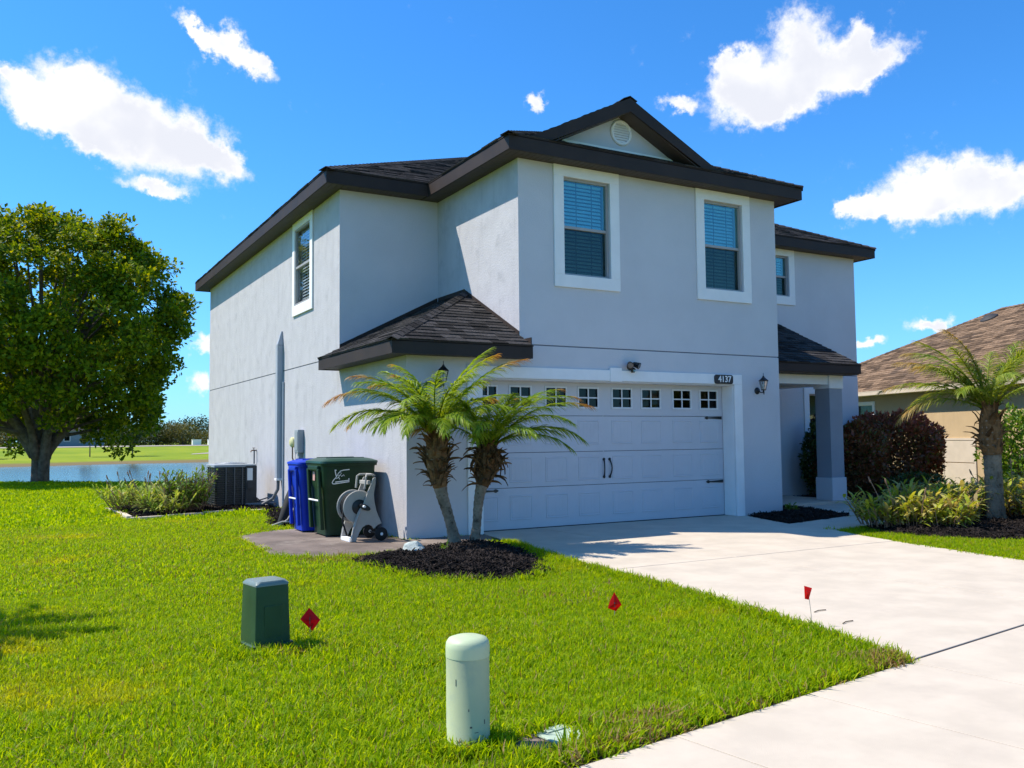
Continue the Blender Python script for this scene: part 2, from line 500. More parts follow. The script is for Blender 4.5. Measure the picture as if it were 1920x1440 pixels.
swk = tag(bpy.data.objects.new('sidewalk', None), kind='structure'); COL.objects.link(swk)
ls = [-1.06 * k for k in range(14, 0, -1)] + [0, 1.62, 3.2, 4.75] + [4.75 + 1.06 * k for k in range(1, 18)]
for s0, s1 in zip(ls[:-1], ls[1:]):
    slab('concrete_slab', [side(s0 + .004, -1.5), side(s1 - .004, -1.5), side(s1 - .004, -.012), side(s0 + .004, -.012)], 0.0, .11, 'concrete', swk, .005)
b = MB(); b.prism([(*side(-14.84, -1.49), -.1), (*side(22.7, -1.49), -.1), (*side(22.7, .012), -.1), (*side(-14.84, .012), -.1)], (0, 0, .09)); b.build('joint_filler', 'joint_dark', swk)
b = MB(); b.prism([(*side(-15, -2.0), -.2), (*side(23, -2.0), -.2), (*side(23, -1.51), -.2), (*side(-15, -1.51), -.2)], (0, 0, .19))
tag(b.build('kerb', 'concrete', bevel=.02), kind='structure')
b = MB(); b.poly([(*side(-60, -2.01), -.012), (*side(-60, -10), -.012), (*side(60, -10), -.012), (*side(60, -2.01), -.012)])
tag(b.build('road', 'asphalt'), kind='structure')

# bare soil strip between lawn and sidewalk
b = MB()
SO = [(s, .0, .10 + .012 * math.sin(s * 9) + .012 * math.sin(s * 23)) for s in np.arange(-14, .01, .1)]
for a, q in zip(SO[:-1], SO[1:]):
    b.add([(*side(a[0], a[1]), -.012), (*side(q[0], q[1]), -.012), (*side(q[0], q[2]), -.006), (*side(a[0], a[2]), -.006)], [(0, 1, 2, 3)])
tag(b.build('soil_edge', 'soil'), kind='structure')

WALK = [(5.79, -2.46), (5.93, -1.45), (7.9, -1.03), (8.34, .50), (8.34, .885), (10.2, .885), (9.75, .3), (9.15, -.7), (7.7, -2.1), (6.3, -2.45)]
wk = tag(bpy.data.objects.new('front_walk', None), kind='structure'); COL.objects.link(wk)
for lo, hi in ((5, 7.05), (7.06, 8.6), (8.61, 11)):
    pl = clip(clip(WALK, 1, .25, hi - .003), -1, -.25, -lo - .003)
    if len(pl) > 2: slab('concrete_slab', pl, -.002, .1, 'concrete', wk)
PORCH = [(7.34, .89), (10.32, .89), (10.32, 2.92), (7.34, 2.92)]
tag(slab('porch_floor', PORCH, .05, .15, 'concrete', None), kind='structure')

PAD = [(-1.9, 1.9), (-2.02, -.8), (-1.9, -1.0), (-1.2, -1.45), (-.2, -1.35), (.5, -1.05), (1.0, -.7), (1.14, -.3), (1.14, -.03), (-.03, -.03), (-.03, 2.35), (-1.25, 2.35)]
pad = tag(bpy.data.objects.new('utility_pad', None), kind='structure'); COL.objects.link(pad)
slab('concrete_slab', clip(PAD, 1, .02, -1.205), .004, .1, 'old_concrete', pad)
slab('concrete_slab', clip(PAD, -1, -.02, 1.195), .004, .1, 'old_concrete', pad)
b = MB(); b.prism([(x, y, -.1) for x, y in PAD], (0, 0, .09)); b.build('joint_filler', mat('joint_pale', (.42, .36, .28), .9, .2, 8), pad)

BED1 = [(-1.3, -1.62), (-1.38, -2.1), (-1.33, -2.7), (-1.2, -3.2), (-.9, -3.72), (-.4, -3.88), (.08, -3.55), (.36, -3.0), (.55, -2.3), (.74, -1.75), (.72, -1.3), (.35, -1.08), (-.25, -1.3), (-.85, -1.45)]
BED2 = [(-3.04, 8.9), (-2.96, 5.85), (-1.6, 6.12), (-.36, 6.4), (-.03, 6.5), (-.03, 9.2), (-2.6, 9.3)]
BED3 = [(6.46, -.04), (7.32, -.04), (7.32, .86), (8.32, .86), (8.32, .5), (7.88, -1.01), (5.95, -1.43), (6.25, -.6)]
BED4 = [(6.35, -2.55), (5.95, -3.3), (5.92, -3.97), (6.2, -4.5), (6.7, -4.85), (8.5, -5.1), (11.5, -4.5), (13, -2), (13.6, 2.7), (10.36, 2.7), (10.36, .9), (9.85, .3), (9.25, -.75), (7.8, -2.2)]
BED5 = [(-.9, 2.4), (-.03, 2.4), (-.03, 6.4), (-.5, 6.2), (-.75, 4.4), (-1.1, 3.2)]


def inside(poly, x, y):
    r = np.zeros(x.shape, bool)
    n = len(poly)
    for i in range(n):
        x0, y0 = poly[i]; x1, y1 = poly[(i + 1) % n]
        cnd = ((y0 > y) != (y1 > y))
        with np.errstate(divide='ignore', invalid='ignore'):
            xi = (x1 - x0) * (y - y0) / (y1 - y0 if y1 != y0 else 1e-9) + x0
        r ^= cnd & (x < xi)
    return r


def edge_dist(poly, x, y):
    d = np.full(x.shape, 1e9)
    for i in range(len(poly)):
        a = np.array(poly[i]); q = np.array(poly[(i + 1) % len(poly)]); e = q - a
        t = np.clip(((x - a[0]) * e[0] + (y - a[1]) * e[1]) / max(1e-9, e @ e), 0, 1)
        d = np.minimum(d, np.hypot(x - a[0] - t * e[0], y - a[1] - t * e[1]))
    return d


def bed_height(poly, x, y, top):
    d = edge_dist(poly, x, y)
    return .0 + top * sstep(d / .55) + .012 * np.sin(x * 17 + 3) * np.sin(y * 15)


def scatter_nodes(name, coll, tilt, smin, smax):
    ng = bpy.data.node_groups.new(name, 'GeometryNodeTree')
    ng.interface.new_socket('Geometry', in_out='INPUT', socket_type='NodeSocketGeometry')
    ng.interface.new_socket('Geometry', in_out='OUTPUT', socket_type='NodeSocketGeometry')
    N = ng.nodes; L = ng.links
    gi = N.new('NodeGroupInput'); go = N.new('NodeGroupOutput')
    ip = N.new('GeometryNodeInstanceOnPoints'); ci = N.new('GeometryNodeCollectionInfo')
    ci.inputs['Collection'].default_value = coll; ci.inputs['Separate Children'].default_value = True; ci.inputs['Reset Children'].default_value = True
    ip.inputs['Pick Instance'].default_value = True
    rr = N.new('FunctionNodeRandomValue'); rr.data_type = 'FLOAT_VECTOR'
    rr.inputs[0].default_value = (-tilt, -tilt, 0); rr.inputs[1].default_value = (tilt, tilt, 6.2832)
    at = N.new('GeometryNodeInputNamedAttribute'); at.data_type = 'FLOAT'; at.inputs[0].default_value = 'size'
    L.new(gi.outputs[0], ip.inputs['Points']); L.new(ci.outputs[0], ip.inputs['Instance'])
    L.new(rr.outputs[0], ip.inputs['Rotation']); L.new(at.outputs[0], ip.inputs['Scale']); L.new(ip.outputs[0], go.inputs[0])
    return ng


def scatter(name, pts, sizes, coll, tilt=.12, mat_name=None):
    me = bpy.data.meshes.new(name); me.from_pydata([tuple(p) for p in pts.tolist()], [], [])
    at = me.attributes.new('size', 'FLOAT', 'POINT'); at.data.foreach_set('value', sizes.astype(np.float32))
    o = bpy.data.objects.new(name, me); COL.objects.link(o)
    md = o.modifiers.new('scatter', 'NODES'); md.node_group = scatter_nodes(name, coll, tilt, 0, 0)
    return tag(o, kind='stuff')


def tuft_collection(name, nvar, nbl, rad, hmin, hmax, wid, mats, lean=.6, seg=3):
    c = bpy.data.collections.new(name); rnd = random.Random(hash(name) % 999 if False else len(name) * 7)
    for k in range(nvar):
        b = MB()
        for i in range(nbl):
            a = rnd.uniform(0, 2 * PI); r = rad * math.sqrt(rnd.random())
            x, y = r * math.cos(a), r * math.sin(a)
            h = rnd.uniform(hmin, hmax); w = wid * rnd.uniform(.7, 1.25)
            da = rnd.uniform(0, 2 * PI); ln = rnd.uniform(.15, 1) * lean
            dx, dy = math.cos(da), math.sin(da); px, py = -dy, dx
            tw = rnd.uniform(-.8, .8); px, py = px * math.cos(tw) + dx * math.sin(tw), py * math.cos(tw) + dy * math.sin(tw)
            vs = []
            for s in range(seg + 1):
                t = s / seg; th = ln * t * 1.5
                o = h * ln * t * t; zz = h * t * (1 - .35 * ln * t)
                ww = w * (1 - t ** 2.2) * .5 + .0004
                vs += [(x + dx * o - px * ww, y + dy * o - py * ww, zz - .004), (x + dx * o + px * ww, y + dy * o + py * ww, zz - .004)]
            b.cur = 1 if (len(mats) > 1 and rnd.random() < .045) else 0
            b.add(vs, [(2 * s, 2 * s + 1, 2 * s + 3, 2 * s + 2) for s in range(seg)])
        me = b.build('tuft', mats, recalc=False, mesh_only=True)
        c.objects.link(bpy.data.objects.new('tuft', me))
    return c


leaf_mat('grass', [(.115, .225, .003), (.19, .32, .004), (.28, .39, .005), (.36, .43, .008)], .5, .45, patch=(.48, .42, .015), patch_scale=.55, spec=.10, patch_lo=.54, patch_hi=.8, tscale=(1.9, 1.65, .3))
leaf_mat('grass_dry', [(.30, .22, .07), (.24, .15, .05)], .3, .7)
TN = tuft_collection('grass_near', 6, 30, .075, .028, .07, .0065, ['grass', 'grass_dry'], .95)
TM = tuft_collection('grass_mid', 5, 34, .13, .03, .065, .010, ['grass', 'grass_dry'], .9, 2)
TF = tuft_collection('grass_far', 4, 40, .28, .03, .07, .022, ['grass'], .8, 2)
TD = tuft_collection('grass_thatch_dry', 4, 22, .07, .02, .06, .006, ['grass_dry', 'grass'], 1.2)

HOUSE = [(0, 0), (7.33, 0), (7.33, 2.93), (13.1, 2.93), (13.1, 14.35), (0, 14.35)]
EXCL = [DRIVE, WALK, PORCH, PAD, BED1, BED2, BED3, BED4, BED5, HOUSE]
METER = [(-2.87, -8.19), (-2.36, -8.05), (-2.40, -7.72), (-2.93, -7.84)]


def lawn_pts(x0, x1, y0, y1, dens, grow=.0):
    n = int((x1 - x0) * (y1 - y0) * dens)
    x = rng.uniform(x0, x1, n); y = rng.uniform(y0, y1, n)
    ok = np.ones(n, bool)
    for q in EXCL + [METER]:
        ok &= ~inside(q, x, y)
    ok &= (x + 2.97) ** 2 + (y + 7.80) ** 2 > .10 ** 2
    ok &= ~((np.abs(x + 3.29) < .24) & (np.abs(y + 5.38) < .28))
    w = (x - .01) * N8.x + (y + 7.90) * N8.y
    s = (x - .01) * E8.x + (y + 7.90) * E8.y
    ok &= (w > .085) | (w < -2.05)
    ok &= y < crest(x) + 3.2
    return x[ok], y[ok], s[ok], w[ok]


def lawn(name, rects, coll, dens, smin, smax, fringe=False):
    P = []; S = []
    for r in rects:
        x, y, s, w = lawn_pts(*r, dens)
        sz = rng.uniform(smin, smax, len(x)) * (1 + .22 * np.sin(x * 1.7 + 1.3 * np.sin(y * 1.1)) * np.sin(y * 1.9))
        P.append(np.stack([x, y, hz(x, y) + .0], 1)); S.append(sz)
    return scatter(name, np.concatenate(P), np.concatenate(S), coll, .2)


lawn('lawn_grass', [(-9, .6, -8.6, -2.4), (4.6, 6.7, -7.3, -2.3)], TN, 430, .7, 1.2)
lawn('lawn_grass', [(-9, .9, -2.4, 5.0), (4.6, 13, -7.2, -4.0)], TM, 190, .8, 1.2)
lawn('lawn_grass', [(-11, .0, 5.0, 31), (13, 30, -8, 14), (-22, -9, -8.6, 5), (6.5, 13.5, -7.2, -4.5)], TF, 38, .8, 1.25)
# straggling, partly dry fringe along the sidewalk and at the driveway corner
n = 1500
s = rng.uniform(-9, -.02, n); w = np.abs(rng.normal(.03, .05, n)) + .068
dry = rng.random(n) < np.clip(.03 + .5 * np.exp(-((s + 2.25) / .30) ** 2) * np.exp(-(w / .28) ** 2) + .9 * np.exp(-(s / .22) ** 2), 0, 1)
pt = np.array([[*side(a, c), -.015] for a, c in zip(s, w)])
scatter('lawn_fringe', pt[~dry], rng.uniform(.8, 1.45, (~dry).sum()), TN, .35)
n2 = 55
s2 = np.concatenate([rng.normal(-2.25, .24, n2), -np.abs(rng.normal(0, .22, 130))]); w2 = np.concatenate([np.abs(rng.normal(0, .11, n2)) + .05, np.abs(rng.normal(0, .09, 130)) + .03])
p2 = np.array([[*side(a, c), -.01] for a, c in zip(s2, w2)])
q2_ = np.concatenate([np.stack([rng.normal(x, r, k), rng.normal(y, r * .7, k), np.full(k, -.012)], 1) for x, y, r, k in ((-1.55, -1.42, .22, 35), (-1.05, -1.66, .16, 25), (-2.4, -3.2, .5, 14), (-3.05, -5.65, .12, 16), (-.6, -5.0, .35, 12))])
p2 = np.concatenate([p2, q2_])
scatter('dry_grass', np.concatenate([pt[dry], p2]), rng.uniform(.8, 1.5, dry.sum() + len(p2)), TD, .4)
# longer grass leaning over the driveway edge and round the posts
ex = []
for (xa, ya), (xb, yb) in zip(DRIVE[3:10], DRIVE[4:11]):
    for t in rng.random(int(95 * math.hypot(xb - xa, yb - ya))):
        ex.append((xa + (xb - xa) * t - abs(rng.normal(.01, .035)), ya + (yb - ya) * t, -.01))
for t in rng.random(90) * 2 * PI:
    ex.append((-2.97 + .125 * math.cos(t), -7.80 + .125 * math.sin(t), -.01))
for t in rng.random(80):
    ex += [(-3.49 + .40 * t, -5.60 - .02 * rng.random(), -.02), (-3.52, -5.58 + .42 * t, -.02)]
for q in (METER,):
    for k in range(4):
        a, c = q[k], q[(k + 1) % 4]
        for t in rng.random(26): ex.append((a[0] + (c[0] - a[0]) * t, a[1] + (c[1] - a[1]) * t, -.01))
for q in (BED1[1:8], PAD[1:5]):
    for (xa, ya), (xb, yb) in zip(q[:-1], q[1:]):
        for t in rng.random(int(45 * math.hypot(xb - xa, yb - ya))): ex.append((xa + (xb - xa) * t - .03 + rng.normal(0, .03), ya + (yb - ya) * t - .03 + rng.normal(0, .03), -.01))
ex = np.array(ex)
scatter('lawn_fringe', ex, rng.uniform(.9, 1.5, len(ex)), TN, .35)

# mulch beds: soil mound with bark chips
CH = bpy.data.collections.new('mulch_chips')
for k in range(6):
    b = MB(); rr_ = random.Random(k)
    for i in range(13):
        L_, W_, T_ = rr_.uniform(.012, .045), rr_.uniform(.0025, .008), rr_.uniform(.0015, .004)
        mt = Matrix.Rotation(rr_.uniform(0, 6.3), 3, 'Z') @ Matrix.Rotation(rr_.uniform(-.6, .6), 3, 'Y') @ Matrix.Rotation(rr_.uniform(-.5, .5), 3, 'X')
        off = Vector((rr_.uniform(-.06, .06), rr_.uniform(-.06, .06), rr_.uniform(.0, .022)))
        o = len(b.v); b.box(-L_, L_, -W_, W_, -T_, T_)
        b.v[o:] = [tuple(mt @ Vector(q) + off) for q in b.v[o:]]
    CH.objects.link(bpy.data.objects.new('chip', b.build('chip', 'mulch', mesh_only=True, recalc=False)))


def bed(poly, top, dens, name='mulch_bed'):
    xs_ = [p[0] for p in poly]; ys_ = [p[1] for p in poly]
    # mound: rings shrinking towards the middle
    c = (sum(xs_) / len(xs_), sum(ys_) / len(ys_))
    n = int((max(xs_) - min(xs_)) * (max(ys_) - min(ys_)) * dens)
    x = rng.uniform(min(xs_), max(xs_), n); y = rng.uniform(min(ys_), max(ys_), n)
    k = inside(poly, x, y); x, y = x[k], y[k]
    b = MB()
    b.poly([(px, py, -.012) for px, py in poly])
    me = bpy.data.meshes.new(name)
    bm = bmesh.new(); f = bm.faces.new([bm.verts.new((px, py, -.012)) for px, py in poly])
    bmesh.ops.triangulate(bm, faces=bm.faces)
    for it in range(5):
        lg = [e for e in bm.edges if e.calc_length() > .16]
        if not lg: break
        bmesh.ops.subdivide_edges(bm, edges=lg, cuts=1, use_grid_fill=True)
        bmesh.ops.triangulate(bm, faces=bm.faces)
    P = np.array([v.co[:] for v in bm.verts]); H = bed_height(poly, P[:, 0], P[:, 1], top)
    for v, h in zip(bm.verts, H): v.co.z = -.012 + h
    bmesh.ops.recalc_face_normals(bm, faces=bm.faces)
    if sum(f.normal.z for f in bm.faces) < 0: bmesh.ops.reverse_faces(bm, faces=bm.faces)
    bm.to_mesh(me); bm.free(); me.materials.append(MATS['mulch_soil'])
    o = bpy.data.objects.new(name, me); COL.objects.link(o); tag(o, kind='structure')
    z = bed_height(poly, x, y, top)
    scatter('bark_mulch', np.stack([x, y, z - .006], 1), rng.uniform(.7, 1.3, len(x)), CH, .25)


bed(BED1, .10, 620); bed(BED2, .05, 160); bed(BED3, .06, 300); bed(BED4, .07, 110); bed(BED5, .05, 150)
# ------------------------------------------------------------------ the house
house = thing('two_storey_house', 'grey blue stucco two-storey house with dark brown eaves and white trim', 'house')
ZJ = 2.815; ZS = 5.72; FT = 5.94; OH = .35; PK = .47
X1, X2, X3, Y1, Y2 = 1.857, 7.33, 13.1, 2.93, 14.35


def wall(T, a0, a1, z0, z1, holes=(), t=.2, name='wall', m='stucco', parent=None, edge=None):
    """solid wall with rectangular openings; T(a, depth, z) -> world"""
    ca = sorted({a0, a1, *[h[0] for h in holes], *[h[1] for h in holes]}); cz = sorted({z0, z1, *[h[2] for h in holes], *[h[3] for h in holes]})
    b = MB(); idx = {}
    def V(a, d, z):
        k = (round(a, 4), round(d, 4), round(z, 4))
        if k not in idx:
            idx[k] = len(b.v); b.v.append(tuple(T(a, d, z)))
        return idx[k]
    def F(*ks):
        b.f.append(list(ks)); b.m.append(0)
    solid = {}
    for i in range(len(ca) - 1):
        for j in range(len(cz) - 1):
            am, zm = (ca[i] + ca[i + 1]) / 2, (cz[j] + cz[j + 1]) / 2
            solid[i, j] = not any(h[0] < am < h[1] and h[2] < zm < h[3] for h in holes)
    for (i, j), s in solid.items():
        if not s: continue
        A, B, C, D = ca[i], ca[i + 1], cz[j], cz[j + 1]
        F(V(A, 0, C), V(B, 0, C), V(B, 0, D), V(A, 0, D)); F(V(A, -t, C), V(A, -t, D), V(B, -t, D), V(B, -t, C))
        for (di, dj, p, q) in ((-1, 0, (A, C), (A, D)), (1, 0, (B, C), (B, D)), (0, -1, (A, C), (B, C)), (0, 1, (A, D), (B, D))):
            if not solid.get((i + di, j + dj), False):
                F(V(p[0], 0, p[1]), V(q[0], 0, q[1]), V(q[0], -t, q[1]), V(p[0], -t, p[1]))
                if edge and di == -1 and i == 0: b.m[-1] = 1
    return b.build(name, [m, edge] if edge else m, parent or house)


TF_ = lambda yw: (lambda a, d, z: (a, yw - d, z))      # wall facing -Y
TL_ = lambda xw: (lambda a, d, z: (xw - d, a, z))      # wall facing -X
TR_ = lambda xw: (lambda a, d, z: (xw + d, a, z))      # wall facing +X
TB_ = lambda yw: (lambda a, d, z: (a, yw + d, z))

WIN = {}
W1 = (2.68, 3.575, 3.965, 5.535); W2 = (5.60, 6.495, 3.965, 5.535)
WL = (4.60, 5.62, 4.05, 5.56)
W4 = (9.93, 10.82, 4.62, 5.56)
W5 = (11.37, 12.3, .75, 2.36)
GD = (1.2, 6.2, 0.0, 2.29)
wall(TF_(0), 0, X2, -.15, ZJ, [(GD[0], GD[1], -.15, GD[3])], edge='stucco_weathered_sun_toned')
wall(TF_(0), X1, X2, ZJ + .02, ZS - .004, [W1, W2], edge='stucco_weathered_sun_toned')
wall(TL_(0), .2, Y2, -.15, ZJ, m='stucco_weathered_sun_toned')
wall(TL_(0), Y1 + .2, Y2, ZJ + .02, ZS - .004, [WL], m='stucco_weathered_sun_toned')
wall(TF_(Y1), 0, X1 - .002, ZJ + .02, ZS - .004, edge='stucco_weathered_sun_toned')
wall(TL_(X1), .2, Y1 + .1, ZJ + .02, ZS - .004, m='stucco_weathered_sun_toned')
wall(TR_(X2), .2, Y1, -.15, ZS - .004)
wall(TF_(Y1), X2 - .19, X3, -.15, ZJ, [W5])
wall(TF_(Y1), X2 - .19, X3, ZJ + .02, ZS - .004, [W4])
wall(TR_(X3), Y1 + .2, Y2, -.15, ZS - .004)
wall(TB_(Y2), .2, X3 - .2, -.15, ZS - .004)
# recessed control joint between the two storeys
b = MB()
b.box(.012, .1, .25, Y2 - .02, ZJ + .001, ZJ + .019); b.box(X1 + .05, X2 - .012, .012, .1, ZJ + .001, ZJ + .019); b.box(X2 + .02, X3 - .02, Y1 + .012, Y1 + .1, ZJ + .001, ZJ + .019)
b.box(.05, X1, .012, .1, ZJ + .001, ZJ + .019)
b.build('control_joint', 'stucco_groove', house)
# dark inside of the rooms
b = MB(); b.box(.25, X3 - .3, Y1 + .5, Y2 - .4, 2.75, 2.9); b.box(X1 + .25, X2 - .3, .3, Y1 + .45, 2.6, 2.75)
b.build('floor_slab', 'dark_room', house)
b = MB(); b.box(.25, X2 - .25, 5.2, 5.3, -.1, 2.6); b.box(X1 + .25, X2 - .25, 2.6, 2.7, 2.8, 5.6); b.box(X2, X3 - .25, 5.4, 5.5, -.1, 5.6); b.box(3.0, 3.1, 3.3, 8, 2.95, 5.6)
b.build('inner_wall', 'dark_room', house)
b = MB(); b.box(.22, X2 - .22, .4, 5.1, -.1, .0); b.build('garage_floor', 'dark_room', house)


def frame_bars(b, T, a0, a1, z0, z1, w, d0, d1, wb=None, wt=None):
    wb = wb or w; wt = wt or w
    def bx(a, c, e, f):
        p, q = T(a, d0, e), T(c, d1, f)
        b.box(min(p[0], q[0]), max(p[0], q[0]), min(p[1], q[1]), max(p[1], q[1]), e, f)
    bx(a0, a0 + w, z0 + wb, z1 - wt); bx(a1 - w, a1, z0 + wb, z1 - wt); bx(a0, a1, z0, z0 + wb); bx(a0, a1, z1 - wt, z1)


def bbox(b, T, a0, a1, z0, z1, d0, d1):
    p, q = T(a0, d0, z0), T(a1, d1, z1)
    b.box(min(p[0], q[0]), max(p[0], q[0]), min(p[1], q[1]), max(p[1], q[1]), z0, z1)


def window(T, h, trim=.185, top=None, side_light=False, blind=True, tb=.2, root=None):
    a0, a1, z0, z1 = h
    root = root or house
    T0 = T
    if side_light: T = lambda a, d, z: T0(a, d + .055 if d < 0 else d, z)
    b = MB(); frame_bars(b, T, a0, a1, z0, z1, .035, -.10, -.035)
    w = b.build('window', 'sash_metal', root, bevel=.004)
    b = MB(); tt = top or (ZS - .006 - z1)
    frame_bars(b, T, a0 - trim, a1 + trim, z0 - tb, z1 + tt, trim - .002, .002, .032, wb=tb - .002, wt=tt - .002)
    b.build('window_trim', 'trim_white', w, bevel=.004)
    zm = (z0 + z1) / 2 - .01
    b = MB(); bbox(b, T, a0 + .035, a1 - .035, zm - .02, zm + .025, -.095, -.045); b.build('meeting_rail', 'sash_metal', w, bevel=.004)
    b = MB(); bbox(b, T, a0 + .034, a1 - .034, zm + .024, z1 - .034, -.068, -.064); b.build('pane', 'glass_side' if side_light else 'glass_upper', w)
    b = MB(); bbox(b, T, a0 + .034, a1 - .034, z0 + .034, zm - .019, -.088, -.084); b.build('pane', 'glass_side' if side_light else 'glass_screen', w)
    b = MB()
    for za, zb, dd in ((zm + .025, z1 - .035, -.075), (z0 + .035, zm - .02, -.095)):
        for k in (1, 2):
            b = MB(); a = a0 + (a1 - a0) * k / 3; bbox(b, T, a - .007, a + .007, za, zb, dd - .005, dd + .002)
            b.build('muntin', 'sash_metal' if side_light else 'black_iron', w)
    if blind:
        b = MB(); z = z0 + .05; a_, c_ = a0 + .05, a1 - .06
        while z < z1 - .09:
            p = [T(a_, -.150, z), T(c_, -.150, z), T(c_, -.172, z + .042), T(a_, -.172, z + .042)]
            q = [T(a_, -.153, z), T(c_, -.153, z), T(c_, -.175, z + .042), T(a_, -.175, z + .042)]
            b.add(p + q, [(0, 1, 2, 3), (7, 6, 5, 4), (0, 3, 7, 4), (1, 5, 6, 2), (0, 4, 5, 1), (3, 2, 6, 7)]); z += .060
        bbox(b, T, a_, c_, z1 - .075, z1 - .035, -.19, -.145)
        b.build('blind', 'blind', w)
    return w


window(TF_(0), W1); window(TF_(0), W2)
window(TL_(0), WL, .16, top=ZS - .006 - 5.56, side_light=True)
window(TF_(Y1), W4); window(TF_(Y1), W5, .17, top=.14, blind=False)

# ---- garage door
FD = .28
gd = MB()
TG = TF_(FD)
gdo = bpy.data.objects.new('garage_door', None); COL.objects.link(gdo); gdo.parent = house
GW = [(1.275, 1.62), (1.815, 2.225), (2.465, 2.885), (3.085, 3.505), (3.755, 4.185), (4.365, 4.795), (5.045, 5.475), (5.655, 6.085)]
ZW = (1.865, 2.215)
secs = [(.012, .632), (.640, 1.168), (1.176, 1.742), (1.750, 2.32)]
for i, (za, zb) in enumerate(secs):
    holes = [(a + .02, c - .02, ZW[0] + .02, ZW[1] - .02) for a, c in GW] if i == 3 else ()
    wall(TG, 1.13, 6.27, za, zb, holes, .045, 'door_section', 'door_paint', gdo)
for i, (za, zb) in enumerate(((.14, .52), (.71, 1.10), (1.285, 1.68))):
    for a, c in GW:
        b = MB(); rings = [(0, -.004), (.006, .007), (.018, .008), (.030, -.0015 + .003), (.040, .006)]
        vs = []
        for ins, d in rings:
            vs += [TG(a + ins, d, za + ins), TG(c - ins, d, za + ins), TG(c - ins, d, zb - ins), TG(a + ins, d, zb - ins)]
        fs = []
        for r_ in range(len(rings) - 1):
            for k in range(4): fs.append((r_ * 4 + k, r_ * 4 + (k + 1) % 4, r_ * 4 + 4 + (k + 1) % 4, r_ * 4 + 4 + k))
        o_ = (len(rings) - 1) * 4; fs.append((o_, o_ + 1, o_ + 2, o_ + 3)); fs.append((3, 2, 1, 0))
        b.add(vs, fs)
        for k in range(1, 5):      # grain grooves as fine raised beads
            x = a + .04 + (c - a - .08) * k / 5; bbox(b, TG, x - .002, x + .002, za + .045, zb - .045, .004, .0075)
        b.build('panel', 'door_paint', gdo)
for a, c in GW:
    b = MB(); frame_bars(b, TG, a, c, ZW[0], ZW[1], .028, .001, .014)
    am, zm = (a + c) / 2, (ZW[0] + ZW[1]) / 2
    bbox(b, TG, am - .012, am + .012, ZW[0] + .028, ZW[1] - .028, .001, .012)
    bbox(b, TG, a + .028, am - .0121, zm - .011, zm + .011, .001, .012); bbox(b, TG, am + .0121, c - .028, zm - .011, zm + .011, .001, .012)
    b.build('window_grille', mat('grille_white', (.68, .69, .71), .5, .03) if 'grille_white' not in MATS else 'grille_white', gdo, bevel=.003)
    for x0, x1 in ((a + .021, am - .004), (am + .004, c - .021)):
        for z0, z1 in ((ZW[0] + .021, zm - .004), (zm + .004, ZW[1] - .021)):
            b = MB(); bbox(b, TG, x0, x1, z0, z1, -.022, -.016); b.build('pane', 'glass_dark', gdo)
for x, s in ((3.585, -1), (3.70, 1)):
    b = MB(); pts = [(x, FD - .016 - .035 * math.sin(PI * t), .765 + .27 * t) for t in np.linspace(0, 1, 9)]
    pts = [(px + s * .016 * math.sin(PI * (t / 8)), py, pz) for t, (px, py, pz) in enumerate(pts)]
    b.tube(pts, [.014, .012, .011, .011, .011, .011, .011, .012, .014], 8)
    for z in (.755, 1.04): b.lathe([(.0, -.003), (.026, -.003), (.024, -.012), (.0, -.014)], 10, (x, FD - .002, z), 'Y')
    b.build('handle', 'black_iron', gdo, smooth=True)
for x, s, z in ((6.165, -1, 1.72), (6.165, -1, .60), (1.225, 1, 1.72), (1.225, 1, .60)):
    b = MB()
    L_ = .40
    p = [(0, .026), (.28, .012), (.31, .012), (.335, .027), (.36, .025), (L_, 0), (.36, -.025), (.335, -.027), (.31, -.012), (.28, -.012), (0, -.026)]
    b.prism([(x + s * q, FD - .002, z + w) for q, w in p], (0, -.010, 0))
    b.build('hinge_strap', 'black_iron', gdo, bevel=.003)
b = MB(); b.box(1.13, 6.27, FD - .01, FD + .05, -.005, .011); b.build('weather_seal', 'black_iron', gdo)

# white surround of the garage opening
b = MB()
b.box(.955, 1.2, -.032, -.002, .0, 2.30); b.box(6.2, 6.385, -.032, -.002, .0, 2.30); b.box(.955, 3.515, -.032, -.002, 2.302, 2.475); b.box(3.745, 6.385, -.032, -.002, 2.302, 2.475)
b.box(3.515, 3.745, -.046, -.002, 2.290, 2.515)
b.box(1.2, 6.2, .0, FD - .01, 2.281, 2.289)
b.box(6.185, 6.198, .0, FD - .01, .005, 2.280); b.box(1.202, 1.215, .0, FD - .01, .005, 2.280)
b.build('garage_trim', 'trim_white', house, bevel=.005)

